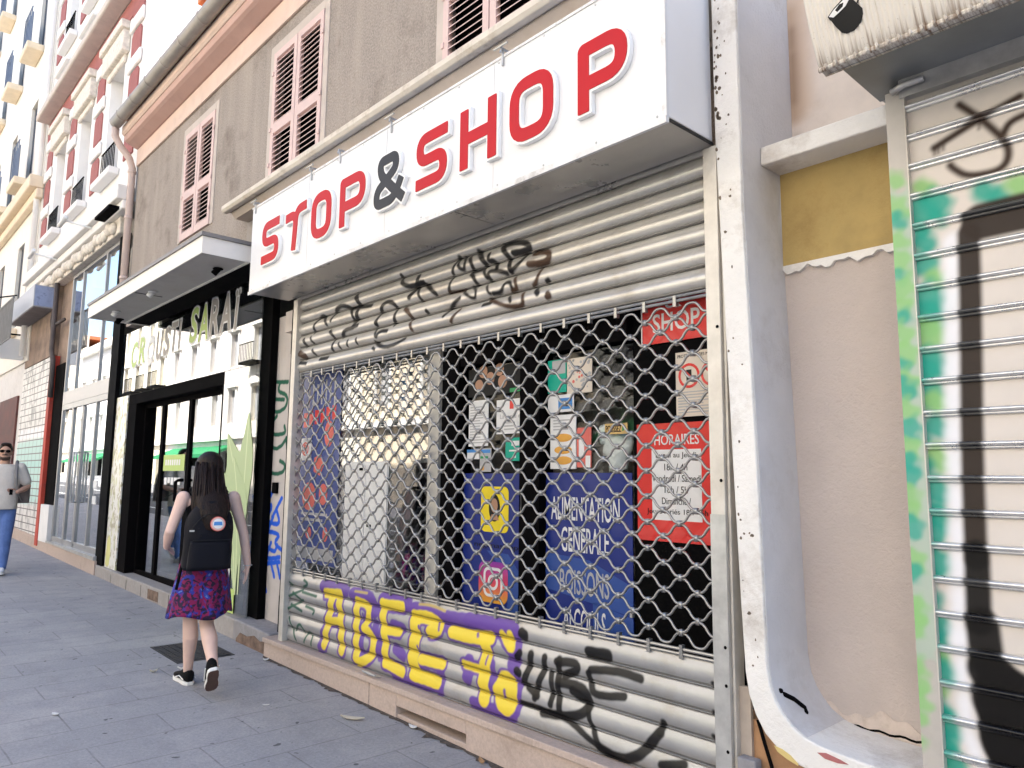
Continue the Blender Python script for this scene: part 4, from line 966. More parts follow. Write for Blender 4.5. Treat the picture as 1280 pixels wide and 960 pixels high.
mb = MB(); [disc(mb, rr.uniform(-2.9, -2.735), rr.uniform(2.0, 2.18), rr.uniform(.004, .011), .1116, .1128, 7) for _ in range(34)]; mb.build('print_dots', p_grey, t)
mb = MB(); [disc(mb, rr.uniform(-2.9, -2.735), rr.uniform(2.0, 2.18), rr.uniform(.004, .010), .1114, .1127, 7) for _ in range(8)]; mb.build('red_print_dots', p_salmon, t)
t = sheetp('white card with a blue corner on the right door leaf', -3.066, -2.86, 1.885, 1.985, p_white); bars(t, 'blue_corner', p_lblue, [(-2.98, -2.87, 1.90, 1.965)])
t = sheetp('white picture menu with three golden snacks on the right door leaf', -3.045, -2.842, 1.557, 1.868, p_white)
mb = MB(); [mb.ell((-2.943, .113, z), (.07, .0025, .024), 16, 8) for z in (1.605, 1.665, 1.735)]; mb.build('snack_picture', p_orange, t); lines(t, p_grey, -3.02, -2.87, 1.78, 1.85, 4)
t = sheetp('ochre push sticker reading POUSSEZ on the door edge', -2.63, -2.475, 1.742, 1.80, P('tan_sticker', (.62, .42, .16)), name='door_sticker', cat='sticker'); text('POUSSEZ', -2.622, -2.515, 1.753, 1.79, .1128, p_black, t, bold=.01); mb = MB().prism_y([(-2.508, 1.755), (-2.508, 1.787), (-2.482, 1.771)], .1116, .1128); mb.build('green_arrow', p_green, t)
t = sheetp('red sticker strip beside the picture menu', -2.836, -2.730, 1.565, 1.787, p_salmon); bars(t, 'white_patch', p_white, [(-2.82, -2.78, 1.62, 1.72), (-2.77, -2.735, 1.565, 1.63)])
# white carrier bags hung inside the right door leaf
for i, (x, z, w, h, lab) in enumerate(((-2.60, 1.55, .10, .19, 'large white plastic bag hanging inside the right door leaf'), (-2.68, 1.70, .05, .09, 'small white bag hanging above the red sticker strip'))):
    tb = MB(); rings = []
    for k in range(9):
        u = k / 8; ww = w * (.55 + .45 * math.sin(math.pi * min(1, u * 1.1 + .15))); zz = z + h * (1 - u)
        rings.append([(x + ww * math.cos(a) * (1 + .12 * math.sin(3 * a + k)), .19 + .045 * math.sin(a) * (1 + .2 * math.sin(5 * a + k * 2)), zz + .012 * math.sin(4 * a + k)) for a in np.linspace(0, 2 * math.pi, 20, endpoint=False)])
    tb.loft(rings); o = tb.build('carrier_bag', P('white_plastic', (.82, .82, .80), .35), None, True); tag(o, lab, 'bag')
# things inside the left window, and the added panel on its glass
cab = thing('added_cabinet_panel', 'white two-leaf panel added on the glass, standing for the bright cabinet inside', 'panel', (-5.0, .1, .45))  # added outside the glass so the cabinet front catches daylight
MB().box(-5.36, -4.74, .113, .119, .42, 1.62).build('added_carcass', p_white, cab, bevel=.005)
for a, b in ((-5.355, -5.055), (-5.045, -4.745)): d_ = MB().box(a, b, .104, .1125, .45, 1.60).build('leaf', p_white, cab, bevel=.004); mb = MB(); mb.box(b - .07 if a < -5.1 else a + .05, b - .03 if a < -5.1 else a + .10, .094, .1035, 1.55 if a < -5.1 else 1.12, 1.57 if a < -5.1 else 1.14); mb.build('handle', black_paint, d_)
sh = thing('display_shelf', 'pale shelf with stacked goods inside the shop above the added white panel', 'shelf', (-4.8, .6, 1.6))
MB().box(-5.38, -4.2, .2, .58, 1.95, 1.99).build('board', mat('shelf_pale', (.5, .47, .42), .6), sh); MB().box(-5.40, -5.382, .2, .58, 1.62, 2.6).build('upright', galv, sh); MB().box(-4.2, -4.182, .2, .58, .15, 2.6).build('upright', galv, sh); MB().box(-5.38, -4.2, .585, .6, 1.62, 2.6).build('back_panel', p_grey, sh)
rr = random.Random(11); cols = [p_white, p_grey, p_white, p_cream, p_lblue, p_grey]
kinds = ['white', 'grey', 'white', 'cream', 'blue', 'grey']; x = -5.34
ordn = ['first', 'second', 'third', 'fourth', 'fifth', 'sixth', 'seventh', 'eighth']
for i in range(8):
    w = rr.uniform(.1, .16); h = rr.uniform(.2, .42); ci = i % 6
    bx = MB().box(x, x + w - .015, .24, .44, 1.991, 1.991 + h); o = bx.build('goods_box', cols[ci], None, bevel=.006); tag(o, f'{kinds[ci]} goods box, {ordn[i]} from the left on the pale shelf', 'box', 'boxes on the display shelf'); x += w
    if x > -4.33: break
# black sacks added for a dark reflection in the glass; small bags beside
for (x, y, z, a, b, c, lab, mm) in ((-4.48, .33, .62, .24, .16, .50, 'large black sack added for a dark reflection right of the added white panel', black_paint), (-4.42, .32, 1.30, .17, .13, .30, 'black bundle added on the large sack for the same dark reflection', dark_void), (-4.66, .27, .84, .07, .05, .10, 'small magenta bag beside the lower corner of the white window panel', p_pink), (-4.30, .38, 1.02, .05, .06, .10, 'small pink and yellow packet beside the black sack', p_salmon)):
    mb = MB(); n = 24; rings = []
    for j in range(1, 14):
        ph = math.pi * j / 14; rings.append([(x + a * math.sin(ph) * math.cos(t_) * (1 + .10 * math.sin(3 * t_ + j) + .05 * math.sin(7 * t_ + 2 * j)), y + b * math.sin(ph) * math.sin(t_), z - c * math.cos(ph)) for t_ in np.linspace(0, 2 * math.pi, n, endpoint=False)])
    mb.loft(rings); o = mb.build('sack', mm, None, True); tag(o, lab, 'sack')
ct = thing('shop_counter', 'dark shop counter standing deep inside behind the door', 'counter', (-3, 2, .12)); MB().box(-3.9, -2.2, 1.9, 2.4, .12, 1.1).build('base', dark_room, ct); MB().box(-3.95, -2.15, 1.85, 2.45, 1.101, 1.14).build('top', black_gloss, ct)
# ------------------------------------------------------------------ right neighbour: white frame, recessed bay, metal hood, spray-painted shutter
rb = thing('plastered_building', 'white plastered frame with curved foot, beige recess and ochre panel beside painted shutter', 'building', (-1.4, .1, gz(-1.4)))
inner = [(-1.06, .455), (-1.26, .465), (-1.40, .478), (-1.47, .495), (-1.52, .525), (-1.56, .565), (-1.59, .61), (-1.61, .66), (-1.622, .74), (-1.627, .97), (-1.64, 1.6), (-1.672, 2.76), (-1.68, 8.)]
outer = [(-1.82, 8.), (-1.80, 3.1), (-1.755, 1.6), (-1.733, .96), (-1.722, .70), (-1.708, .61), (-1.68, .535), (-1.64, .47), (-1.58, .42), (-1.50, .385), (-1.38, .365), (-1.06, .355)]
def strip_prism(mb, A, B, y0, y1):
    n = min(len(A), len(B)); 
    vs = [(x, y, z) for y in (y0, y1) for L in (A, B) for x, z in L]; a, b = len(A), len(B); o = a + b
    poly = list(range(a)) + list(range(a, o))
    bm = mb.add(vs, [tuple(poly), tuple(o + i for i in reversed(poly))] + [(poly[i], poly[i] + o, poly[(i + 1) % o] + o, poly[(i + 1) % o]) for i in range(o)])
fm = MB(); strip_prism(fm, inner, outer, -.06, .455); fm.build('frame', white_plaster, rb, bevel=.008, seg=3)
# thin skin on the inner cheek, bluish sky shade painted into its plaster colour
ck = MB(); rings = []
for x, z in inner[3:]: rings.append([(x + .0035, -.045, z), (x + .0035, .45, z), (x + .0005, .45, z), (x + .0005, -.045, z)])
ck.loft(rings); ck.build('inner_cheek_shade_skin', shade_plaster, rb)
MB().box(-1.72, -.9, .30, .5, .42, 2.5).build('recess_wall', pink_plaster, rb)
MB().box(-1.66, -1.0, .286, .2995, 2.505, 2.99).build('ochre_panel', ochre, rb)
rag = MB(); zz = [(x, 2.487 + .012 * math.sin(x * 40) + .008 * math.sin(x * 97)) for x in np.linspace(-1.66, -1.06, 30)]
rag.prism_y([(x, z) for x, z in zz] + [(-1.06, 2.518), (-1.66, 2.518)], .278, .2995); rag.build('ragged_ledge', white_plaster, rb)
MB().box(-1.668, -1.055, .115, .46, 2.975, 3.065).build('lintel', white_plaster, rb, bevel=.008, seg=3)
def stain(X, Z): return paint_rgba(X, Z, [('S1', .10, [(-1.66, 3.4), (-1.66, 3.9), (-1.62, 5)]), ('S2', .03, [(-1.655, 3.33), (-1.65, 3.6), (-1.655, 3.9)]), ('S3', .012, [(-1.655, 3.18), (-1.652, 3.22)]), ('S3', .012, [(-1.655, 3.42), (-1.654, 3.66)]), ('S3', .008, [(-1.656, 3.72), (-1.652, 3.80)])], .05, .6, 0)
PC.update(S1=(.58, .42, .30), S2=(.40, .25, .15), S3=(.16, .09, .05))
sheet('upper_wall', np.arange(-1.70, -.8, .012), [(.452, z) for z in np.arange(3.05, 5.2, .012)], mat('cream_upper_plaster', (.76, .68, .62), .9, var=.08, bump=.15, bscale=40, dirt=.35, dcol=(.4, .3, .22), dscale=1.6, paint=True), rb, stain)
MB().box(-1.70, 7.0, .46, .9, 3.05, 9.).build('wall_core', cream_plaster, rb)
MB().box(-1.0, 7.0, .35, .6, gz(3) - .3, 3.049).build('ground_floor_wall', cream_plaster, rb)
ft = MB(); ft.prism_y([(-1.785, gz(-1.8) - .05), (-1.06, gz(-1.) - .05), (-1.06, .354), (-1.785, .5)], .02, .3); ft.build('corner_stone', mat('orange_brown_render', (.42, .24, .13), .9, var=.25, bump=.3, dirt=.5, dcol=(.12, .07, .04)), rb)
MB().box(-1.795, -1.735, -.0, .019, gz(-1.8), .62).build('corner_strip', mat('dusty_beige_strip', (.42, .36, .31), .9, var=.2), rb)
MB().box(-1.775, -1.69, -.055, -.001, .29, .345).build('grey_block', step_stone, rb, bevel=.006)
bs_ = MB(); bz = [(x, .535 + .018 * math.sin(x * 23) + .012 * math.sin(x * 61)) for x in np.linspace(-1.56, -1.06, 30)]
bs_.prism_y([(-1.56, .47), (-1.06, .44)] + bz[::-1], .2955, .2995); bs_.build('worn_base', mat('worn_base_plaster', (.66, .57, .51), .9, var=.15, bump=.6, dirt=.5, dcol=(.3, .22, .17), dscale=6), rb)
cr = MB(); cr.tube([(x, .298, .478 + .004 * math.sin(x * 70)) for x in np.linspace(-1.53, -1.06, 24)], .006, 5); cr.build('base_crack', dark_void, rb)
rd = random.Random(21); cp = MB()
def chip(x, z, r, sx, y=-.0618):
    n = 7; cp.prism_y([(x + r * sx * rd.uniform(.5, 1) * math.cos(2 * math.pi * i / n), z + r * rd.uniform(.5, 1) * math.sin(2 * math.pi * i / n)) for i in range(n)], y, -.0601)
for _ in range(34): z = rd.uniform(.7, 4.2); xl = np.interp(z, [.7, .97, 1.6, 2.76, 3.1, 5], [-1.715, -1.733, -1.755, -1.79, -1.80, -1.80]); chip(xl + rd.uniform(.012, .085), z, rd.uniform(.003, .010), rd.uniform(.4, 1.3))
for _ in range(26): z = rd.gauss(3.35, .22); chip(-1.793 + abs(rd.gauss(0, .014)), z, rd.uniform(.006, .016), .7)
cp.build('paint_specks', mat('mould_specks', (.16, .125, .095), .95, var=.4, scale=60), rb)
# worn patches of the frame where older paint shows
wp = MB(); wp.prism_y([(-1.60, .435), (-1.565, .43), (-1.53, .415), (-1.50, .392), (-1.50, .384), (-1.545, .397), (-1.585, .415)], -.0625, -.0601); wp.build('worn_patch', mat('old_yellow_paint', (.70, .55, .22), .9, var=.15), rb)
wp = MB(); wp.prism_y([(-1.42, .455), (-1.385, .462), (-1.33, .452), (-1.30, .443), (-1.34, .437), (-1.39, .440)], -.0625, -.0601); wp.build('worn_patch', mat('old_red_paint', (.45, .16, .16), .9, var=.3), rb)
sq = MB()
for pts in ([(-1.600, .00, .636), (-1.601, .01, .634)], [(-1.592, .02, .62), (-1.575, .07, .595), (-1.552, .11, .560), (-1.54, .10, .545)]):
    sq.tube(pts, .011, 8); sq.ell(pts[0], (.011,) * 3, 8, 6); sq.ell(pts[-1], (.011,) * 3, 8, 6)
sq.build('spray_mark', black_paint, rb)
cb = MB(); cb.tube([(-1.62, -.01, -.2), (-1.625, -.012, .2), (-1.64, -.012, .33), (-1.67, -.012, .42), (-1.70, -.005, .5)], .008, 8); tag(cb.build('cable', black_paint, None, True), 'black cable running down the orange corner under the white frame', 'cable')
# shutter
PC.update(C0=(.78, .70, .63), RB=(.40, .49, .40))
gs = thing('painted_shutter', 'roller shutter sprayed green, white and black under the rusty hood', 'roller shutter', (0, 0, .3))
cream_slat = mat('cream_shutter_paint', (.67, .615, .565), .5, spec=.2, var=.05, dirt=.12, dcol=(.5, .42, .35), paint=True)
bar_metal = mat('shutter_bar_metal', (.72, .72, .72), .3, metal=.75, var=.15, scale=12, paint=True)
def mural(X, Z):
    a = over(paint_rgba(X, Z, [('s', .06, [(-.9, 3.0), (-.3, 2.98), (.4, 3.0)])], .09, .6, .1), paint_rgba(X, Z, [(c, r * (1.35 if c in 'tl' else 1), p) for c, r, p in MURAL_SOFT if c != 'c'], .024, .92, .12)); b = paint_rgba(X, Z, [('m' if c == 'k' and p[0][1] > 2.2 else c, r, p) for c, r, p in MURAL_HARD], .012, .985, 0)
    return over(a, b)
def mural_bar(X, Z):
    a = paint_rgba(X, Z, [s for s in MURAL_SOFT if s[0] in 'tl'], .02, .75, .25); b = paint_rgba(X, Z, [s for s in MURAL_HARD if s[0] in 'kd'], .008, .93, 0)
    return over(a, b)
zr = [2.842 + .1205 - .1205 * k for k in range(27)]
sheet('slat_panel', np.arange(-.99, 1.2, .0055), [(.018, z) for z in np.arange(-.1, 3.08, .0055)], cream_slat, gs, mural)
prof = []; brks = []
for z in sorted(zr):
    if z < -.05: continue
    prof += [(.0175, z - .0165), (.006, z - .0155), (.004, z - .011), (.006, z - .007)] + [(.004 - .013 * math.sin(t), z - .006 + .017 * (1 - math.cos(t)) / 2) for t in np.linspace(0, math.pi, 8)] + [(.0175, z + .0115)]; brks.append(len(prof) - 1)
sheet('joint_bars', np.arange(-.99, 1.2, .008), prof, bar_metal, gs, mural_bar, brks)
rail_m = mat('painted_guide_rail', (.50, .47, .43), .55, metal=.2, var=.15, dirt=.2, paint=True)
sheet('guide_rail', np.arange(-1.055, -.984, .006), [(-.012, z) for z in np.arange(-.1, 3.04, .006)], rail_m, gs, lambda X, Z: paint_rgba(X, Z, [('RB', .09, [(-1.02, 2.55), (-1.03, 1.5), (-1.04, .95)])] + [(c, r * 1.5, [(x * .992, z) for x, z in p]) for c, r, p in RAIL_SPOTS], .018, .85, .3))

MB().box(-1.055, -.985, -.0115, .30, -.1, 3.04).build('rail_channel', galv_cream, gs)
hs = MB(); hs.box(-1.0, 1.2, -.02, .25, 3.0, 3.08); hs.build('housing', galv, gs)
hb = MB(); hb.tube([(-1.02, -.04, 3.025), (-.97, -.05, 3.035), (-.90, -.05, 3.035)], .014, 8); hb.build('lock_arm', galv, gs, True)
# hood
hd = thing('metal_hood', 'rust-streaked white ribbed metal hood above the painted shutter', 'hood', (-.2, -.3, 3.0))
hm, nt, b_ = _new('rusty_white_hood'); v_ = _coord(nt); vs_ = _coord(nt, (26, 1, .5))
strk = _noise(nt, vs_, 2.6, 5, .7); spz = nt.nodes.new('ShaderNodeSeparateXYZ'); nt.links.new(v_, spz.inputs[0])
low = nt.nodes.new('ShaderNodeMapRange'); low.inputs[1].default_value = 3.10; low.inputs[2].default_value = 2.99; low.inputs[3].default_value = .0; low.inputs[4].default_value = .22; nt.links.new(spz.outputs['Z'], low.inputs[0])
ad = nt.nodes.new('ShaderNodeMath'); nt.links.new(strk, ad.inputs[0]); nt.links.new(low.outputs[0], ad.inputs[1])
c_ = _mix(nt, _ramp(nt, ad.outputs[0], .61, .86), (.74, .70, .64), (.16, .085, .04)); c_ = _mix(nt, _ramp(nt, _noise(nt, _coord(nt, (60, 60, 60)), 2, 4), .66, .7, (0,) * 3, (.5,) * 3), c_, (.25, .2, .15))
nt.links.new(c_, b_.inputs['Base Color']); b_.inputs['Roughness'].default_value = .55
mb = MB(); rings = []
hp = [(-.395, 3.000), (-.43, 3.006), (-.452, 3.02), (-.470, 3.06), (-.505, 3.13), (-.545, 3.235), (-.585, 3.36), (-.60, 3.50), (-.58, 3.66), (-.52, 3.8), (-.40, 3.92)]
for i, x in enumerate(np.arange(-1.125, 1.4, .0042)):
    k = .004 * math.cos(2 * math.pi * x / .0168); rings.append([(x, y - (k if j > 2 else 0), z) for j, (y, z) in enumerate(hp)] + [(x, y + .012, z) for y, z in reversed(hp)])
mb.loft(rings); mb.build('ribbed_shell', hm, hd, True)
MB().prism_x([(-.40, 2.998), (-.275, 3.075), (.10, 3.075), (.10, 3.085), (-.28, 3.086), (-.395, 3.012)], -1.115, 1.39).build('under_plate', mat('hood_under', (.27, .28, .28), .45, metal=.4, var=.15), hd)
MB().box(-1.115, -1.108, -.36, .44, 3.09, 3.9).build('end_plate', hm, hd); MB().box(-1.1, 1.39, -.3, .44, 3.4, 3.9).build('hood_core', dark_void, hd)
lp = MB(); lp.tube([(-1.128, -.435, 3.004), (1.39, -.435, 3.004)], .010, 8)
for x in np.arange(-1.1, 1.3, .036): lp.tube([(x, -.452, 3.012), (x + .006, -.448, 2.998)], .006, 5)
lp.build('lip', hm, hd)
dr = MB()
def onhood(poly, d):
    f = lambda z: np.interp(z, [p[1] for p in hp[1:9]], [p[0] for p in hp[1:9]])
    n = len(poly); vs = [(x, f(z) - .0065 - d, z) for x, z in poly] + [(x, f(z) - .002, z) for x, z in poly]
    return MB().add(vs, [tuple(range(n)), tuple(range(2 * n - 1, n - 1, -1))] + [(i, i + n, (i + 1) % n + n, (i + 1) % n) for i in range(n)])
onhood([(-1.046, 3.132), (-1.009, 3.139), (-.967, 3.170), (-.959, 3.161), (-.937, 3.127), (-.939, 3.109), (-.952, 3.089), (-.976, 3.075), (-1.005, 3.075), (-1.019, 3.083), (-1.032, 3.103)], 0).build('printed_roll_symbol', p_black, hd)
onhood([(-1.053, 3.144), (-1.028, 3.162), (-.992, 3.179), (-.979, 3.178), (-.968, 3.168), (-.988, 3.151), (-1.011, 3.140), (-1.034, 3.131), (-1.048, 3.132)], .0005).build('printed_roll_outline', p_black, hd)
onhood([(-1.049, 3.143), (-1.028, 3.158), (-.992, 3.174), (-.979, 3.174), (-.972, 3.168), (-.988, 3.153), (-1.011, 3.143), (-1.034, 3.135)], .001).build('printed_roll_end', p_white, hd)
onhood([(-1.024, 3.154), (-1.007, 3.166), (-.992, 3.166), (-.997, 3.155), (-1.018, 3.146)], .0015).build('printed_roll_hole', p_black, hd)
onhood([(-.951, 3.148), (-.948, 3.148), (-.925, 3.19), (-.928, 3.19)], 0).build('printed_line', p_black, hd)
# ------------------------------------------------------------------ glass snack shop
mirror_glass = glass('reflective_shop_glass', (.80, .84, .84), 1.6, .13)
steel = mat('steel_door_frame', (.36, .36, .37), .4, metal=.6, var=.1)
lime = P('lime', (.46, .60, .18), .5); pale_leaf = P('pale_leaf_green', (.40, .50, .27), .5); leaf_rib = P('leaf_rib', (.56, .64, .38), .5); taupe = P('taupe', (.36, .33, .31), .5)
cs = thing('glass_shopfront', 'mirror glass snack shop front with black door portal and banana leaf decals', 'shopfront', (-9.4, 0, gz(-9.4)))
MB().box(-7.225, -6.90, .12, .199, .15, 3.43).build('black_pillar', black_gloss, cs, bevel=.004)
MB().box(-11.72, -6.985, .05, .062, 2.605, 3.52).build('fascia_glass', mirror_glass, cs)
MB().box(-7.84, -6.985, .05, .062, .155, 2.600).build('side_glass', mirror_glass, cs)
MB().box(-11.75, -7.26, .065, .08, 2.60, 2.603).build('glass_joint', black_line, cs)
po = MB(); po.box(-11.215, -7.845, .045, .6, 2.46, 2.598); po.box(-11.215, -10.86, .046, .60, .18, 2.459); po.box(-7.90, -7.845, .055, .32, .18, 2.459); po.build('door_portal', black_paint, cs, bevel=.004)
dr_ = MB()
for a, b in ((-10.859, -10.80), (-10.14, -10.04), (-9.17, -9.07), (-8.0, -7.901)): dr_.box(a, b, .16, .21, .20, 2.459)
dr_.box(-10.80, -7.91, .161, .209, .18, .25); dr_.box(-10.80, -7.91, .161, .209, 2.40, 2.458); dr_.build('door_frame', black_paint, cs)
for a, b in ((-10.80, -10.14), (-10.04, -9.17), (-9.07, -8.0)): MB().box(a, b, .18, .188, .25, 2.40).build('door_glass', mirror_glass, cs)
h_ = MB(); h_.tube([(-9.20, .16, 1.44), (-9.20, .11, 1.44), (-9.28, .10, 1.42), (-9.28, .10, 1.20), (-9.20, .11, 1.17), (-9.20, .16, 1.17)], .02, 8); h_.build('door_handle', black_paint, cs, True)
pl = MB(); pl.prism_y([(-12.0, gz(-12) - .05), (-7.09, gz(-7.1) - .05), (-7.09, .155), (-12.0, .215)], -.02, .6); pl.build('plinth', mat('plinth_grey_stone', (.33, .31, .30), .8, var=.15, scale=20, bump=.2, dirt=.4, dcol=(.18, .15, .13)), cs, bevel=.012)
MB().box(-9.62, -9.25, -.026, -.021, gz(-9.4) + .02, .15).build('brown_vent_tile', broken_stone, cs)
jt = MB(); [jt.box(x, x + .006, -.023, -.0205, gz(x) - .02, .16) for x in (-11.2, -10.5, -9.9, -8.9, -8.2, -7.6)]; jt.build('plinth_joint', black_line, cs)
st_m, nt, b_ = _new('fruit_print_reflection'); v_ = _coord(nt, (9, 9, 5)); vo = nt.nodes.new('ShaderNodeTexVoronoi'); vo.inputs['Scale'].default_value = 1.1; nt.links.new(v_, vo.inputs['Vector'])
c_ = _mix(nt, _ramp(nt, vo.outputs['Distance'], .3, .42), (.62, .62, .40), (.80, .79, .74)); c_ = _mix(nt, _ramp(nt, _noise(nt, v_, 2.2, 3), .55, .6), c_, (.40, .36, .22)); nt.links.new(c_, b_.inputs['Base Color']); b_.inputs['Roughness'].default_value = .3
MB().box(-11.74, -11.217, .03, .5, .205, 2.598).build('decal_glass_panel', st_m, cs)  # decal pattern is print; the pale ground is a painted glass reflection
MB().prism_y([(-11.69, .26), (-11.62, .22), (-11.53, .25), (-11.50, .42), (-11.53, .60), (-11.60, .66), (-11.67, .58)], .026, .0295).build('fruit_sticker', P('fruit_sticker', (.72, .70, .28), .4), cs)
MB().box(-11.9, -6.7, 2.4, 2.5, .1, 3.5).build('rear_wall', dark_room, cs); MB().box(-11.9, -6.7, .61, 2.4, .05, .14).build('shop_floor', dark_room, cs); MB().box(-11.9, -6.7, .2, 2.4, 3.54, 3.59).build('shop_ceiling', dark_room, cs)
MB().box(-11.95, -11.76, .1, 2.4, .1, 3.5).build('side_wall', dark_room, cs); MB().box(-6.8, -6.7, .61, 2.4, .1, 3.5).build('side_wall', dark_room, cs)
MB().box(-10.9, -10.5, .5, .7, .2, 1.9).build('green_wall_panel', mat('leafy_wall', (.02, .07, .03), .9, var=.6, scale=30), cs)
# banana leaf decals
bl = thing('leaf_decal', 'tall pale green banana leaf decals on the glass right of the walking woman', 'decal', (-7.5, .045, .3))
def leaf(cl, w, name='leaf'):
    cl = rpoly(cl, .3); n = len(cl); Lf, Rt = [], []
    for i, p in enumerate(cl):
        t = i / (n - 1); d = (Vector(cl[min(i + 1, n - 1)]) - Vector(cl[max(i - 1, 0)])).normalized(); nn = Vector((-d.y, d.x)); ww = w * 1.5 * (math.sin(math.pi * (t ** 1.5)) ** .65 if 0 < t < 1 else 0) + .012
        Lf.append(p + nn * ww); Rt.append(p - nn * ww)
    k = leaf.k = leaf.k + 1; y = .0485 - .0012 * k
    mb = MB(); mb.loft([[(a.x, y, a.y), (b.x, y, b.y), (b.x, y + .001, b.y), (a.x, y + .001, a.y)] for a, b in zip(Lf, Rt)]); o = mb.build(name, pale_leaf, bl)
    mb = MB(); mb.loft([[(p.x - .010, y - .0006, p.y), (p.x + .010, y - .0006, p.y), (p.x + .010, y - .0001, p.y), (p.x - .010, y - .0001, p.y)] for p in cl]); mb.build('rib', leaf_rib, o)
leaf.k = 0
leaf([(-7.26, .35), (-7.28, 1.1), (-7.40, 1.5), (-7.66, 1.93)], .20); leaf([(-7.20, .36), (-7.19, 1.2), (-7.17, 1.7), (-7.15, 2.12)], .10)
leaf([(-7.28, .35), (-7.34, .8), (-7.52, 1.2), (-7.88, 1.58)], .24); leaf([(-7.26, .35), (-7.27, .9), (-7.32, 1.3), (-7.46, 1.68)], .14)
fd = thing('food_decal', 'lime green snack decal low on the glass behind the woman’s right hand', 'decal', (-7.5, .04, .2))
MB().box(-7.82, -7.27, .0415, .0425, .17, .40).build('green_base', lime, fd); MB().box(-7.70, -7.40, .040, .0412, .30, .62).build('white_carton', p_white, fd); MB().box(-7.69, -7.42, .0388, .0398, .34, .45).build('yellow_band', p_yellow, fd)
mb = MB(); [mb.prism_y([(x, .58), (x + .03, .58), (x + .05, .70 + d), (x + .01, .70 + d)], .0375, .0385) for x, d in ((-7.64, .02), (-7.58, .06), (-7.52, .03))]; mb.build('fork', p_black, fd); mb = MB(); mb.ell((-7.38, .041, .235), (.07, .003, .03), 12, 6); mb.build('snack', p_orange, fd)
# lettering CROUSTI SARAI
lt = thing('window_lettering', 'brush style window lettering CROUSTI SARAI in lime, white and taupe on the upper glass', 'lettering', (-9.3, .045, 3.1))
seq = [('C', -11.25, .26, lime, .0), ('R', -10.92, .27, lime, .03), ('O', -10.55, .28, p_white, -.02), ('U', -10.18, .22, taupe, .0), ('S', -9.90, .22, taupe, .02), ('T', -9.62, .22, taupe, .05), ('I', -9.36, .07, taupe, .05), ('S', -8.98, .26, lime, .06), ('A', -8.70, .30, lime, .04), ('R', -8.36, .26, taupe, .05), ('A', -8.06, .30, taupe, .04), ('Ï', -7.66, .12, taupe, .02)]
for ch, x, w, mm, dz in seq:
    z0 = 2.98 + dz + .05 * max(0, (x + 9.2)) * .4; h = .42 if x > -9.2 else .36
    l = text(ch, x - .025, x + w + .025, z0 - .025, z0 + h + .025, .0488, p_white, lt, 'letter', bold=.05, shear=.15); text(ch, x, x + w, z0, z0 + h, .0470, mm, l, 'letter_face', bold=.02, shear=.15)
mb = MB(); [mb.box(x, x + .012, .0465, .0485, 3.42, 3.60 - .02 * i) for i, x in enumerate((-10.45, -10.32, -10.18))]; mb.build('accent_stroke', p_white, lt)
ds = thing('door_sticker', 'lime and white welcome sticker on the mirror glass door', 'sticker', (-9.9, .17, 1.5)); MB().box(-10.0, -9.25, .175, .1785, 1.55, 1.75).build('lime_sheet', lime, ds); mb = MB(); [mb.box(-9.92 + .08 * i, -9.87 + .08 * i, .1725, .1745, 1.62, 1.69) for i in range(7)]; [mb.box(-9.92 + .12 * i, -9.83 + .12 * i, .1725, .1785, 1.38 + .02 * (i % 2), 1.47) for i in range(5)]; mb.build('white_lettering', p_white, ds)
# canopy
cp = thing('shop_canopy', 'flat white canopy with black soffit and small lamps over the snack shop', 'canopy', (-8.4, -.3, 3.45))
fascia_c = mat('canopy_fascia', (.78, .75, .71), .5, var=.06, dirt=.2, dcol=(.45, .4, .34))
MB().box(-10.36, -6.51, -.735, -.722, 3.445, 3.60).build('fascia', fascia_c, cs and cp)
MB().box(-10.36, -10.347, -.7215, .0, 3.445, 3.60).build('side_fascia', fascia_c, cp); MB().box(-6.523, -6.51, -.7215, .0, 3.445, 3.60).build('side_fascia', fascia_c, cp)
MB().box(-10.38, -6.49, -.75, .0, 3.601, 3.635).build('top_sheet', mat('canopy_flashing', (.22, .21, .21), .5, metal=.3), cp)
MB().box(-10.346, -6.524, -.7215, -.30, 3.46, 3.48).build('pale_soffit', mat('canopy_soffit', (.52, .50, .48), .6, var=.12, dirt=.4, dcol=(.3, .25, .2)), cp)
MB().box(-10.346, -6.524, -.315, -.299, 3.44, 3.459).build('soffit_edge', fascia_c, cp); MB().box(-10.346, -6.524, -.298, .0, 3.462, 3.48).build('black_soffit', black_paint, cp)
jn = MB(); jn.box(-8.55, -8.54, -.7, -.42, 3.455, 3.4595); jn.build('soffit_joint', black_line, cp)
for x, y, dk in ((-9.7, -.58, 0), (-8.35, -.58, 0), (-10.15, -.42, 1), (-6.95, -.42, 1)):
    mb = MB(); mb.ell((x, y, 3.45), (.05, .05, .012), 14, 6); mb.tube([(x, y, 3.45), (x - .03, y - .03, 3.40)], .03, 10); mb.build('soffit_lamp', black_paint if dk else p_white, cp, True)

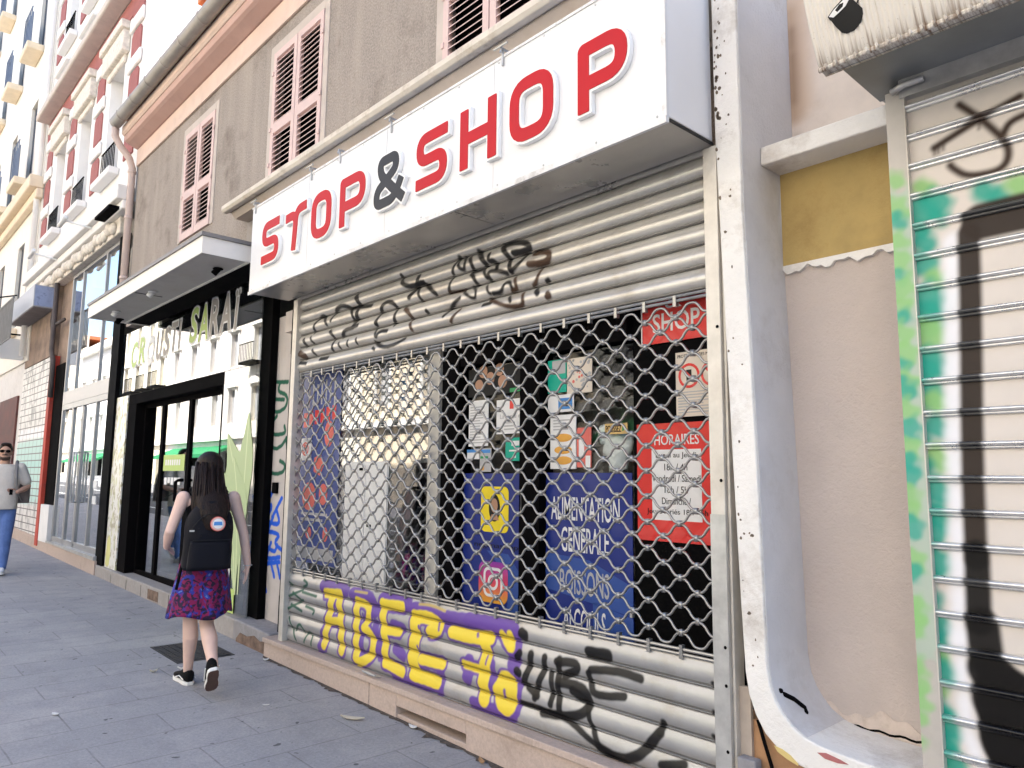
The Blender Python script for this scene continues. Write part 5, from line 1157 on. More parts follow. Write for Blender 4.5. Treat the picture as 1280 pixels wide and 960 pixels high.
# ------------------------------------------------------------------ tall glazed shop under the red building
red_wall = mat('red_painted_render', (.36, .13, .12), .85, var=.12, dirt=.2, dcol=(.5, .2, .18)); white_stone = mat('white_stone_trim', (.82, .80, .78), .85, var=.05, dirt=.15, dcol=(.5, .46, .42), bump=.15, bscale=20)
beige_carve = mat('carved_beige_stone', (.76, .70, .62), .9, var=.22, scale=16, bump=.5, bscale=16, dirt=.3, dcol=(.4, .34, .28)); beige_smooth = mat('string_course_stone', (.62, .55, .49), .9, var=.12, dirt=.3, dcol=(.4, .32, .26)); win_dark = glass('dark_window_glass', dark=(.16, .16, .17), gain=1.2, base=.08)
tb = thing('red_and_white_building', 'ornate red and white building with carved lintels above a tall glazed shop', 'building', (-15, 0, gz(-15)))
holesR = []; cx = [-13.05, -15.05, -17.05]
for zb in (6.35, 10.55, 14.75):
    for c0 in cx: holesR.append((c0 - .40, c0 + .40, zb, zb + 1.85))
w_ = MB(); holes_wall(w_, -18.55, -11.52, 5.5, 19.5, holesR, 0, .3); w_.build('upper_wall', white_stone, tb)
MB().box(-18.5, -11.53, 4.0, 4.3, -.1, 19.4).build('rear_wall', white_stone, tb); MB().box(-11.60, -11.521, .3, 4.0, 3.6, 19.4).build('side_wall', white_stone, tb)
for zb in (6.35, 10.55, 14.75):
    for c0 in cx:
        f = MB(); f.box(c0 - .40, c0 - .34, .20, .27, zb, zb + 1.85); f.box(c0 + .34, c0 + .40, .20, .27, zb, zb + 1.85); f.box(c0 - .34, c0 + .34, .20, .27, zb + 1.78, zb + 1.85); f.box(c0 - .03, c0 + .03, .205, .265, zb, zb + 1.78); f.box(c0 - .34, c0 + .34, .207, .263, zb + 1.2, zb + 1.25)
        f = f.build('window', white_stone, tb); MB().box(c0 - .34, c0 + .34, .23, .238, zb, zb + 1.78).build('pane', win_dark, f)
        bl_ = MB(); bl_.box(c0 - .33, c0 + .33, .18, .195, zb + .35 + .3 * ((int(c0) + int(zb)) % 2), zb + 1.78); bl_.build('blind', white_stone, f)
        l = MB(); l.box(c0 - .62, c0 + .62, -.12, -.001, zb + 1.92, zb + 2.28); l.box(c0 - .66, c0 + .66, -.17, -.001, zb + 2.281, zb + 2.42); l.box(c0 - .50, c0 + .50, -.05, -.001, zb + 1.80, zb + 1.919); l.build('carved_lintel', beige_carve, tb, bevel=.02)
        s_ = MB(); s_.box(c0 - .55, c0 + .55, -.16, -.001, zb - .14, zb - .02); s_.build('sill', white_stone, tb, bevel=.02)
        r_ = MB(); rl = random.Random(int(c0 * 10))
        for i in range(9): xx = c0 - .38 + i * .095; r_.tube([(xx, -.05, zb), (xx + .03, -.06, zb + .22), (xx, -.05, zb + .45)], .008, 5)
        r_.tube([(c0 - .4, -.05, zb + .46), (c0 + .4, -.05, zb + .46)], .012, 6); r_.build('window_guard', black_paint, tb)
    for c0 in (-12.03, -14.05, -16.05, -18.15):
        for i, (za, zb_) in enumerate(((0, .58), (.9, 1.42), (1.72, 2.12), (2.35, 2.78))):
            hw_ = .24 if i < 3 else (.42 if c0 < -12.5 else .3)
            MB().prism_y([(c0 - hw_, zb + za + .0), (c0 + hw_, zb + za), (c0 + hw_, zb + zb_ - .07), (c0 + hw_ - .07, zb + zb_), (c0 - hw_ + .07, zb + zb_), (c0 - hw_, zb + zb_ - .07)], -.022, -.001).build('red_panel', red_wall, tb)
            if i < 3:
                q_ = MB(); q_.box(c0 - .33, c0 + .33, -.05, -.001, zb + zb_ + .03, zb + zb_ + .25); q_.build('quoin', white_stone, tb, bevel=.03, seg=3)
    bd = MB(); bd.box(-18.55, -11.5, -.018, -.001, zb + 2.5, zb + 2.84); bd.build('red_band', red_wall, tb)
    for c0 in (-12.55, -14.55, -16.55, -18.3): pass
    bd = MB(); bd.box(-18.56, -11.5, -.28, -.001, zb + 2.85, zb + 3.0); bd.box(-18.56, -11.5, -.18, -.001, zb + 3.001, zb + 3.14); bd.build('string_course', beige_smooth if zb < 7 else white_stone, tb, bevel=.03)
    for c0 in cx: b_2 = MB(); b_2.box(c0 - .55, c0 + .55, -.17, -.001, zb + 3.5, zb + 3.6); b_2.build('balcony_slab', white_stone, tb, bevel=.03)
lip = MB(); lip.box(-18.6, -11.53, -.24, -.001, 5.50, 5.72); lip.box(-18.6, -11.53, -.16, -.001, 5.36, 5.499); lip.build('cornice_lip', white_stone, tb, bevel=.02)
cv = MB(); cv.box(-18.6, -11.9, -.08, .3, 5.10, 5.359); cv.build('carved_band', beige_carve, tb, bevel=.02)
cc = MB(); [cc.ell((x, -.10, 5.23 + .03 * math.sin(x * 9)), (.13, .06, .10), 8, 6) for x in np.arange(-18.4, -12, .24)]; cc.build('carved_scrolls', beige_carve, tb, True)
MB().box(-12.45, -11.66, -.30, -.0, 5.375, 5.42).build('black_rain_cap', black_paint, tb)
MB().box(-12.13, -11.76, -.0, .06, .2, 5.09).build('black_pillar', black_gloss, tb)
gf = thing('tall_glass_shopfront', 'tall glazed shop front with steel doors beside the black pillar', 'shopfront', (-13.6, 0, .2))
f = MB()
for x in (-15.16, -14.42, -12.95, -12.21): f.box(x, x + .05, .03, .09, 2.95, 5.09)
for x in (-15.16, -14.40, -13.72, -12.90, -12.21): f.box(x, x + .06, .028, .092, .33, 2.72)
for x in (-14.34, -13.64): f.box(x + .0, x + .045, .03, .09, .33, 2.6)
f.box(-15.10, -12.21, .03, .088, .33, .42); f.box(-15.10, -12.21, .03, .088, 2.62, 2.719); f.box(-15.16, -12.16, .031, .09, 5.03, 5.09); f.build('steel_frame', steel, gf, bevel=.004)
MB().box(-15.16, -12.162, .028, .2, 2.721, 2.949).build('header_panel', mat('header_pale', (.62, .60, .58), .5, var=.05), gf)
for a, b in ((-15.11, -14.42), (-14.37, -12.95), (-12.90, -12.21)): MB().box(a, b, .055, .062, 2.95, 5.03).build('upper_pane', mirror_glass, gf)
for a, b in ((-15.10, -14.40), (-14.29, -13.72), (-13.59, -12.90), (-12.84, -12.21)): MB().box(a, b, .055, .062, .42, 2.62).build('door_pane', mirror_glass, gf)
h_ = MB(); [h_.tube([(x, .02, 1.05), (x, -.03, 1.05), (x, -.03, 1.85), (x, .02, 1.85)], .016, 8) for x in (-13.76, -13.58)]; h_.build('door_handle', galv, gf, True)
sp_ = MB(); [sp_.box(-12.75 + .0, -12.55, .048, .0545, z, z + .12) for z in (1.05, 1.28)]; sp_.build('paper_sticker', p_white, gf)
pl = MB(); pl.prism_y([(-15.3, gz(-15.3) - .05), (-12.02, gz(-12) - .05), (-12.02, .265), (-15.3, .31)], -.03, .3); pl.build('plinth', plinth_stone, gf); MB().prism_y([(-15.2, .312), (-12.05, .268), (-12.05, .328), (-15.2, .34)], -.045, .3).build('metal_threshold', galv, gf)
MB().box(-15.9, -11.8, 2.4, 2.5, .1, 5.1).build('rear_wall', dark_room, gf); MB().box(-15.9, -12.2, .3, 2.4, .1, .3).build('shop_floor', dark_room, gf); MB().box(-15.95, -15.85, .5, 2.4, .1, 5.1).build('side_wall', dark_room, gf)
# graffiti wall, red post, white block
tile, nt, b_ = _new('painted_tiles'); tc = nt.nodes.new('ShaderNodeTexCoord'); s3 = nt.nodes.new('ShaderNodeSeparateXYZ'); cb3 = nt.nodes.new('ShaderNodeCombineXYZ'); nt.links.new(tc.outputs['Object'], s3.inputs[0]); nt.links.new(s3.outputs['X'], cb3.inputs['X']); nt.links.new(s3.outputs['Z'], cb3.inputs['Y'])
br = nt.nodes.new('ShaderNodeTexBrick'); nt.links.new(cb3.outputs[0], br.inputs['Vector']); br.offset = 0; br.inputs['Scale'].default_value = 1; br.inputs['Brick Width'].default_value = .36; br.inputs['Row Height'].default_value = .135; br.inputs['Mortar Size'].default_value = .010
at = nt.nodes.new('ShaderNodeAttribute'); at.attribute_name = 'paint'; base = _mix(nt, at.outputs['Alpha'], (.70, .68, .66), at.outputs['Color']); base = _mix(nt, br.outputs['Fac'], base, (.10, .09, .09)); nt.links.new(base, b_.inputs['Base Color'])
gw = thing('graffiti_wall', 'tiled wall sprayed grey above and turquoise below beside the red post', 'wall', (-17.4, 0, .2))
rg_ = random.Random(5)
def tilep(X, Z):
    s = [('e', .42, [(-18.7, 1.3), (-16.2, 1.35)]), ('e', .3, [(-18.7, 1.85), (-16.2, 1.9)]), ('w', .1, [(-18.7, 2.3), (-16.2, 2.3)])]
    for _ in range(36): x, z = rg_.uniform(-18.7, -16.2), rg_.uniform(2.3, 3.6); s.append(('s', .03, [(x, z), (x + rg_.uniform(-.15, .15), z + rg_.uniform(.1, .4)), (x + rg_.uniform(-.2, .25), z + rg_.uniform(-.2, .3))]))
    for _ in range(12): x, z = rg_.uniform(-18.7, -16.2), rg_.uniform(.4, 1.1); s.append(('s', .035, [(x, z), (x + .1, z + .2), (x + .16, z)]))
    return paint_rgba(X, Z, s, .02, .8)
sheet('tiled_face', np.arange(-18.9, -16.15, .02), [(.0, z) for z in np.arange(.15, 3.75, .02)], tile, gw, tilep)
MB().box(-18.9, -15.0, .08, .3, .0, 5.1).build('wall_core', mat('sooty_brown_wall', (.30, .22, .17), .9, var=.4, scale=3, dirt=.6, dcol=(.1, .08, .07)), gw)
MB().box(-18.9, -16.15, .001, .079, 3.751, 5.1).build('upper_band', MATS['sooty_brown_wall'], gw)
rp_ = MB(); rp_.box(-16.14, -15.92, -.04, .078, .2, 3.7); rp_.build('red_post', mat('red_post_paint', (.50, .06, .035), .7, var=.2, scale=3, dirt=.9, dcol=(.05, .04, .05), dscale=1.8), gw)
MB().box(-15.9, -15.2, .02, .079, .95, 3.5).build('dark_doorway', dark_void, gw); MB().box(-15.9, -15.22, -.03, .079, .30, .95).build('white_block', p_white, gw)
ppe = MB(); ppe.tube([(-16.0, -.06, 5.1), (-16.0, -.06, 3.8), (-15.8, -.06, 3.6), (-15.75, -.06, 2.9)], .045, 8); ppe.tube([(-16.2, -.02, 5.0), (-16.1, -.1, 4.4), (-15.95, -.06, 3.7)], .012, 6); ppe.tube([(-15.9, -.03, 4.3), (-15.3, -.03, 4.3)], .03, 8); ppe.build('pipework', mat('dark_pipe', (.10, .08, .075), .7, var=.3), gw, True)
pl = MB(); pl.prism_y([(-19.5, gz(-19.5)), (-15.301, gz(-15.3)), (-15.301, .33), (-19.5, .42)], -.025, .2); pl.build('plinth', plinth_stone, gw)
ab = thing('sign_box', 'blue grey metal sign box projecting below the carved cornice', 'sign box', (-17.6, -.2, 4.68)); MB().box(-18.9, -16.42, -.36, -.001, 4.68, 5.11).build('casing', mat('sign_box_grey', (.42, .43, .47), .5, metal=.3, var=.1), ab, bevel=.01)
sp2 = mat('blotched_blue', (.30, .36, .55), .6, var=.2, dirt=1., dcol=(.06, .07, .13), dscale=5); MB().box(-16.419, -16.41, -.34, -.02, 4.70, 5.09).build('end_panel', sp2, ab); MB().box(-18.88, -16.44, -.34, -.01, 4.665, 4.679).build('underside', mat('box_under', (.20, .18, .18), .8), ab)
for i, (x, lab) in enumerate(((-13.15, 'right of the pair of white spot lamps on long arms under the red building'), (-15.6, 'left of the pair of white spot lamps on long arms under the red building'))):
    a = thing('arm_lamp', lab, 'lamp', (x, 0, 5.43), 'lamps over the tall glass shop'); mb = MB(); mb.tube([(x, -.08, 5.44), (x - .25, -.52, 5.56)], .016, 6); mb.build('arm', p_white, a, True); mb = MB(); mb.tube([(x - .12, -.53, 5.58), (x - .55, -.53, 5.54)], .038, 8); mb.build('lamp_head', p_white, a, True)
# ------------------------------------------------------------------ cream building and what hangs on it
cream_far = mat('cream_far_render', (.86, .82, .74), .9, var=.05, dirt=.15, dcol=(.7, .6, .45)); peach = mat('peach_sill', (.80, .67, .50), .9, var=.08); blue_rail = mat('blue_panel_paint', (.17, .21, .29), .6); dark_sh = mat('dark_shutter_paint', (.03, .035, .05), .6)
cbd = thing('cream_building', 'tall cream building with dark shutters, peach sills and blue balcony panels at the far left', 'building', (-24, 0, gz(-24)))
hc = []; wx = [-20.6, -23.2, -25.8, -28.4]; wz = [4.9, 8.5, 11.9, 15.2]
for z in wz:
    for x in wx: hc.append((x - .38, x + .38, z, z + 2.0))
w_ = MB(); holes_wall(w_, -30, -18.56, 3.9, 19, hc, -.02, .3); w_.build('wall', cream_far, cbd); MB().box(-30, -18.6, 4, 4.3, 0, 19).build('rear_wall', cream_far, cbd)
MB().box(-30, -18.95, .02, .3, -.2, 3.899).build('ground_floor', mat('ground_floor_pale', (.72, .70, .68), .8, var=.1, dirt=.3), cbd)
for z in wz:
    for x in wx:
        o = MB().box(x - .38, x + .38, .05, .09, z, z + 2.0).build('window', dark_sh, cbd)
        b2 = MB(); b2.box(x - .5, x + .5, -.38, -.021, z - .26, z - .08); b2.build('sill', peach, cbd, bevel=.03)
        if z > 5: b2 = MB(); b2.box(x - .40, x + .40, -.30, -.28, z - .079, z + .72); [b2.tube([(x - .42 + .21 * i, -.32, z - .08), (x - .42 + .21 * i, -.32, z + .82)], .012, 5) for i in range(5)]; b2.tube([(x - .44, -.32, z + .83), (x + .44, -.32, z + .83)], .015, 5); b2.build('balcony_panel', blue_rail, o)
cn = MB(); cn.box(-30, -18.5, -.30, -.021, 7.72, 8.0); cn.box(-30, -18.5, -.16, -.021, 7.5, 7.719); cn.build('string_course', peach, cbd, bevel=.03)
dpp = MB(); dpp.tube([(-18.7, -.1, 18.5), (-18.7, -.1, 4)], .06, 8); dpp.build('drainpipe', white_stone, cbd, True)
MB().box(-21.5, -19.3, -.02, .019, .9, 3.2).build('shop_opening', mat('red_dark_shop', (.12, .04, .035), .7, var=.5, scale=3), cbd)
pk = thing('pale_pink_building', 'pale pinkish building at the far left edge beyond the cream building', 'building', (-34, 0, .4)); MB().box(-40, -30.001, -.01, 4, -.2, 18).build('wall', mat('pale_pink_far', (.80, .72, .70), .9, var=.04), pk)
for z in (5, 8.3, 11.6, 14.9):
    for x in (-31.5, -33.8, -36.1): f = MB().box(x - .45, x + .45, -.03, -.0101, z, z + 1.9).build('window', blue_rail, pk); MB().box(x - .03, x + .03, -.04, -.0301, z, z + 1.9).build('glazing_bar', p_white, f)
bs = thing('blade_sign', 'blank white projecting sign at the left edge of the street', 'sign', (-19.0, -.3, 4.0)); MB().box(-19.08, -18.97, -.95, -.03, 3.95, 4.40).build('panel', sign_white, bs, bevel=.01); mb = MB(); mb.tube([(-19.02, -.02, 4.5), (-19.02, -.7, 4.5)], .02, 6); mb.build('bracket', black_paint, bs)
ra = thing('balcony_railing', 'grey balcony railing beside the blue grey sign box', 'railing', (-18, -.6, 4.2)); mb = MB(); [mb.tube([(x, -.6, 4.1), (x, -.6, 4.88)], .012, 5) for x in np.arange(-19.2, -16.9, .12)]; mb.tube([(-19.2, -.6, 4.89), (-16.9, -.6, 4.89)], .022, 6); mb.tube([(-19.2, -.6, 4.1), (-16.9, -.6, 4.1)], .018, 6); mb.build('bars', mat('railing_grey', (.25, .25, .25), .6), ra); MB().box(-19.2, -16.95, -.62, 0, 4.0, 4.08).build('slab', mat('slab_grey', (.45, .43, .42), .8), ra) if False else None
lm = thing('street_lamp_head', 'small dark lamp on an arm left of the sign box', 'lamp', (-18.9, -.4, 5.2)); mb = MB(); mb.tube([(-18.2, -.37, 5.20), (-19.0, -.75, 5.2)], .015, 6); mb.build('arm', black_paint, lm); mb = MB(); mb.tube([(-19.0, -.75, 5.22), (-19.1, -.85, 4.98)], .07, 10); mb.build('lamp_head', black_paint, lm, True)
# ------------------------------------------------------------------ people
skin_f = mat('skin_light', (.72, .50, .42), .55, var=.06, scale=12, bump=.05, bscale=200); skin_m = mat('skin_tan', (.52, .31, .23), .55, var=.06, scale=12)
hair_d = mat('dark_brown_hair', (.010, .006, .005), .5, var=.5, scale=3, spec=.2); black_cloth = mat('black_cotton', (.005, .005, .007), .9, spec=.1, var=.2, bump=.1, bscale=300)
navy_cloth = mat('navy_black_nylon', (.0045, .005, .010), .65, spec=.18, var=.25, scale=10, bump=.15, bscale=60)
def hairmat():
    m, nt, b = _new('long_dark_hair'); v = _coord(nt, (60, 60, 3)); n = _noise(nt, v, 2, 4, .6)
    nt.links.new(_ramp(nt, n, .3, .75, (.003, .0018, .0015), (.024, .011, .008)), b.inputs['Base Color']); b.inputs['Roughness'].default_value = .42; b.inputs['Specular IOR Level'].default_value = .2; _bump(nt, b, n, .6, .01); return m
hair_l = hairmat()
def V(*a): return Vector(a)
def frame(f, u=V(0, 0, 1)):
    f = f.normalized(); s = f.cross(u).normalized(); u2 = s.cross(f); return f, s, u2
def ring(c, s, f, a, b, n=20, pw=1., wob=None):
    o = []
    for k in range(n):
        t = 2 * math.pi * k / n; cs, sn = math.cos(t), math.sin(t)
        cs = math.copysign(abs(cs) ** pw, cs); sn = math.copysign(abs(sn) ** pw, sn); g = 1 + (wob(t) if wob else 0)
        o.append(c + s * (a * cs * g) + f * (b * sn * g))
    return o
def finger(mb, base, d, bend, L, r, n=3):
    pts = [base]; p = base; dd = d.normalized()
    for i in range(n): p = p + dd * (L / n); pts.append(p); dd = (dd + bend * .45).normalized()
    mb.caps(pts, [r, r, r * .92, r * .8][:len(pts)], 7)
def hand(mb, wrist, knuck, palm_n, side, curl, s=1.):
    """wrist to knuckle row; palm_n is the direction the fingers close to, side points to the thumb"""
    d = (knuck - wrist).normalized(); mid = (wrist + knuck) / 2
    M = Matrix((side.normalized(), d, palm_n.normalized())).transposed()
    mb.ell(mid, (.038 * s, (knuck - wrist).length * .62, .016 * s), 14, 8, M)
    for k, (o, L) in enumerate(((.028, .068), (.010, .078), (-.009, .072), (-.027, .055))):
        finger(mb, knuck - d * .012 + side.normalized() * o * s, d + side.normalized() * o * 2, palm_n.normalized() * curl, L * s, .0085 * s)
    finger(mb, wrist + d * .03 + side.normalized() * .03 * s, d * .6 + side.normalized() * .8 + palm_n.normalized() * .25, d * .5 + palm_n.normalized() * .3, .058 * s, .0098 * s)
def shoe(mb_up, mb_so, heel, toe, upv, L=.25, w=.045, mb_rub=None):
    f = (toe - heel).normalized(); s = f.cross(upv).normalized(); u = s.cross(f).normalized()
    prof = [(-.01, .55, .085), (.05, .78, .088), (.25, .86, .085), (.45, .80, .075), (.62, .95, .058), (.80, 1.0, .045), (.93, .80, .036), (1.0, .40, .025)]
    mb_up.loft([ring(heel + f * (t * L) + u * (h * .5 + .018), s, u, w * k, h * .5, 14, .8) for t, k, h in prof])
    mb_so.loft([[heel + f * (t * L) + s * (w * k * 1.08 * q) + u * z for q, z in ((-1, 0), (1, 0), (1, .026), (-1, .026))] for t, k, h in [(-.03, .5, 0)] + prof + [(1.02, .35, 0)]])
    if mb_rub: mb_rub.loft([[heel + f * (t * L) + s * (w * k * 1.0 * q) + u * z for q, z in ((-1, -.004), (1, -.004), (1, -.0005), (-1, -.0005))] for t, k, h in prof])
    return f, s, u
def woman():
    J = {k: V(*v) for k, v in WJ.items()}
    root = thing('person', 'woman walking away with long dark hair, black backpack, black top and red blue patterned skirt', 'person', (-5.8, -.85, gz(-5.8)))
    F = V(-.985, .17, 0).normalized(); S = F.cross(V(0, 0, 1)).normalized()   # S = her right (+Y)
    U = V(0, 0, 1); gzl = gz(-5.8)
    pel = V(-5.715, -.845, .84); wst = V(-5.70, -.85, 1.00); chs = V(-5.665, -.86, 1.22); sho = V(-5.65, -.865, 1.355); nek = V(-5.655, -.868, 1.42)
    hd = V(-5.672, -.875, 1.545)
    shL = sho - S * .178 + U * -.02; shR = sho + S * .176 + U * -.02
    elL = shL + V(.015, -.085, -.245); wrL = elL + V(-.15, .035, -.115); knuL = wrL + V(-.055, .05, -.035)
    elR = shR + V(.02, .085, -.275); wrR = elR + V(-.0, .045, -.235); knuR = wrR + V(-.02, .0, -.085)
    hipL = pel - S * .085 + U * -.05; hipR = pel + S * .085 + U * -.05
    anL = V(-5.90, -.850, gzl + .085); knL = V(-5.83, -.885, .42)
    knR = V(-5.70, -.81, .385); anR = V(-5.375, -.865, .155)
    b = MB()
    b.loft([ring(pel + U * -.10, S, F, .12, .10), ring(pel, S, F, .165, .115), ring(wst, S, F, .125, .09), ring(chs, S, F, .145, .10), ring(sho + U * -.04, S, F, .15, .085), ring(sho + U * .015, S, F, .09, .06), ring(nek + U * -.02, S, F, .05, .05)])
    b.caps([nek + U * -.05, nek, hd + U * -.03], [.056, .049, .05])
    fd = (F * .80 - S * .6).normalized(); sd = fd.cross(U).normalized()
    Mh = Matrix((sd, fd, U)).transposed()
    b.ell(hd + U * .015, (.073, .092, .105), 20, 14, Mh); b.ell(hd + fd * .03 + U * -.045, (.055, .062, .065), 16, 10, Mh)
    b.caps([hd + fd * .088 + U * .015, hd + fd * .108 + U * -.018], [.009, .013], 8); b.ell(hd + fd * .087 + U * -.05, (.022, .010, .009), 10, 6, Mh); b.ell(hd + fd * .075 + U * -.085, (.024, .022, .018), 10, 6, Mh)
    for q in (-1, 1): b.ell(hd + sd * .074 * q + U * -.0, (.012, .022, .032), 10, 8, Mh); b.ell(hd + sd * .03 * q + fd * .084 + U * .022, (.016, .008, .010), 8, 6, Mh)
    for a, e, wv in ((shL, elL, wrL), (shR, elR, wrR)):
        m1 = a.lerp(e, .4); m2 = e.lerp(wv, .3)
        b.caps([a, m1, e, m2, wv], [.050, .043, .036, .037, .025])
    for h, k, a in ((hipL, knL, anL), (hipR, knR, anR)):
        back = V(.03, 0, .0); b.caps([h, h.lerp(k, .5) , k + U * .03, k.lerp(a, .3) + back, k.lerp(a, .65) + back * .3, a], [.088, .078, .052, .056, .042, .033])
    hand(b, wrL, knuL, (V(-.2, .6, -.3)).normalized(), V(-.4, -.1, .75), .9, .9)
    hand(b, wrR, knuR, V(-.25, -.9, 0), V(-.95, .2, 0), .35, .95)
    b.caps([anL, anL + V(-.06, 0, -.045)], [.034, .032], 8)
    remeshed(b, 'body', skin_f, root, .0075, 5)
    for q in (-1, 1):
        e = MB(); e.ell(hd + sd * .03 * q + fd * .086 + U * .022, (.013, .008, .008), 10, 6, Mh); e.build('eye', mat('eye_white_dark', (.12, .09, .08), .2), root, True)
    # hair: crown, long fall and loose strands
    h = MB(); h.ell(hd + U * .028 - fd * .012, (.092, .105, .108), 24, 16, Mh)
    fall = [(.05, .080, .085, .012), (-.03, .090, .085, .02), (-.10, .097, .080, .045), (-.17, .106, .070, .10), (-.235, .112, .056, .170), (-.30, .108, .045, .205), (-.36, .094, .036, .228), (-.42, .066, .026, .238), (-.455, .035, .016, .238)]
    h.loft([ring(hd + U * z + F * -off + S * (.012 - .0 * z), S, F, a, bb, 28, 1., lambda t, z=z: .05 * math.sin(9 * t + z * 20) + .03 * math.sin(17 * t)) for z, a, bb, off in fall])
    rr = random.Random(2)
    for k in range(70):
        t = rr.uniform(-.2, math.pi + .2); a0 = hd + U * rr.uniform(-.05, .06) - F * .02 + S * (.088 * math.cos(t)) - F * (.085 * math.sin(t)); q = rr.uniform(-.34, -.48)
        a1 = hd + U * (q * .5) - F * (.10 + .07 * max(0, math.sin(t))) + S * (.106 * math.cos(t) + rr.uniform(-.01, .01)); a2 = hd + U * q - F * (.21 + .05 * max(0, math.sin(t))) + S * (.105 * math.cos(t) + rr.uniform(-.03, .03))
        h.tube([a0, a1, a2], [.009, .010, .002], 5)
    for k in range(10): # wind-blown tips to the right
        a0 = hd + S * .09 + U * (-.12 - .02 * k) - F * .05; h.tube([a0, a0 + S * .03 + U * -.03, a0 + S * (.06 + .003 * k) + U * -.05], [.008, .005, .001], 5)
    h.build('hair', hair_l, root, True)
    # tank top
    t = MB(); t.loft([ring(pel + U * .06, S, F, .158, .118), ring(wst, S, F, .142, .108), ring(chs + U * -.06, S, F, .155, .115), ring(chs + U * .04, S, F, .158, .112), ring(sho + U * -.05, S, F, .135, .094), ring(sho + U * .005, S, F, .11, .072)])
    for q in (-1, 1): t.caps([chs + S * .12 * q + F * .09 + U * .05, sho + S * .118 * q + U * .035, chs + S * .125 * q - F * .09 + U * .05], [.018, .016, .018], 8)
    remeshed(t, 'tank_top', black_cloth, root, .009, 4)
    # skirt with a printed pattern
    m, nt, bs = _new('patterned_skirt'); v = _coord(nt, (1, 1, 1)); n1 = nt.nodes.new('ShaderNodeTexNoise'); n1.inputs['Scale'].default_value = 17; n1.inputs['Detail'].default_value = 3; n1.inputs['Distortion'].default_value = 1.4; nt.links.new(v, n1.inputs['Vector'])
    n2 = nt.nodes.new('ShaderNodeTexNoise'); n2.inputs['Scale'].default_value = 13; n2.inputs['Detail'].default_value = 3; n2.inputs['Distortion'].default_value = 1.6; mp = nt.nodes.new('ShaderNodeMapping'); mp.inputs['Location'].default_value = (7, 3, 1); nt.links.new(v, mp.inputs[0]); nt.links.new(mp.outputs[0], n2.inputs['Vector'])
    c = _mix(nt, _ramp(nt, n1.outputs['Fac'], .47, .53), (.016, .006, .036), (.21, .006, .075)); c = _mix(nt, _ramp(nt, n2.outputs['Fac'], .52, .58), c, (.025, .03, .30)); c = _mix(nt, _ramp(nt, n2.outputs['Fac'], .665, .70), c, (.09, .18, .5))
    nt.links.new(c, bs.inputs['Base Color']); bs.inputs['Roughness'].default_value = .85
    k = MB(); rings = []
    tw_ = pel + U * .10
    for i in range(15):
        u = i / 14; cz = tw_.lerp(V(-5.765, -.845, .475), u); a = .140 + .080 * u ** .8; bb = .112 + .095 * u ** .8
        rings.append(ring(cz, S, F, a, bb, 64, 1., lambda t_, u=u: u * (.055 * math.sin(5 * t_ + 1.1) + .03 * math.sin(9 * t_ + .4 + u) + .02 * math.sin(13 * t_))))
    for i, p in enumerate(rings[-1]): rings[-1][i] = p + U * (.018 * math.sin(i * .35) + .015 * (p - tw_).dot(S))
    k.loft(rings, False); o = k.build('skirt', m, root, True); so = o.modifiers.new('t', 'SOLIDIFY'); so.thickness = .004
    # shoes
    for nm, heel, toe, upv in (('l', anL + V(.055, 0, -.085), anL + V(-.2, -.01, -.075), U), ('r', anR + V(.055, -.02, .0), V(-5.50, -.825, gz(-5.5) + .03), V(-.55, 0, .80))):
        u_, s_, r_ = MB(), MB(), MB(); f, s, u = shoe(u_, s_, heel, toe, upv, .25, .044, r_)
        sh_ = u_.build('shoe', mat('black_canvas_shoe', (.006, .006, .007), .8, spec=.15), root, True); s_.build('sole', mat('white_rubber_sole', (.78, .77, .74), .6), sh_, bevel=.004); r_.build('tread', mat('brown_tread', (.13, .075, .06), .8, var=.2, bump=.4, bscale=120), sh_)
        lc = MB(); [lc.tube([heel + f * (.115 + .022 * i) + s * .026 + u * .098, heel + f * (.118 + .022 * i) + u * (.104 - .010 * i), heel + f * (.115 + .022 * i) - s * .026 + u * .098], .0045, 5) for i in range(4)]
        lc.tube([heel + f * .02 + s * .0462 + u * .045, heel + f * .10 + s * .043 + u * .055, heel + f * .16 + s * .046 + u * .035], .004, 5); lc.tube([heel + f * .02 - s * .046 + u * .045, heel + f * .10 - s * .043 + u * .055, heel + f * .16 - s * .046 + u * .035], .004, 5); lc.build('laces', mat('white_laces', (.8, .8, .78), .7), sh_)
    br = MB(); br.tube([p for p in ring(wrR + U * .0, S, F, .030, .028, 16)] + [ring(wrR, S, F, .030, .028, 16)[0]], .004, 6); br.build('bracelet', galv, root)
    # backpack
    bp = thing('backpack', 'black backpack with a round red and blue patch on the walking woman’s back', 'backpack', tuple(chs - F * .2))
    T = V(.05, 0, 1).normalized(); c0 = V(-5.50, -.905, 1.07); B = -F
    q = MB(); rings = []
    for i in range(17):
        u = i / 16; z = -.245 + .49 * u; k_ = 1 if u < .55 else (1 - ((u - .55) / .45) ** 2.6 * .62); d_ = .105 * (1 - .45 * max(0, (u - .45) / .55) ** 1.5) * (1 if u > .06 else .85); w_ = .166 * k_ * (1 if u > .06 else .93)
        rings.append(ring(c0 + T * z + B * (-.02 + .0), S, B, w_, d_, 36, .74, lambda t_, u=u: .012 * math.sin(4 * t_ + u * 9) + .008 * math.sin(9 * t_ + u * 23)))
    q.loft(rings); q.build('bag', navy_cloth, bp, True)
    pk_ = MB(); rings = []
    for i in range(9):
        u = i / 8; rings.append(ring(c0 + T * (-.235 + .20 * u) + B * (.070 + .0), S, B, .150 * (1 - .1 * u), .046 * (1 - .35 * u ** 2), 28, .6, lambda t_, u=u: .01 * math.sin(5 * t_ + u * 7)))
    pk_.loft(rings); pk_ = pk_.build('front_pocket', navy_cloth, bp, True)
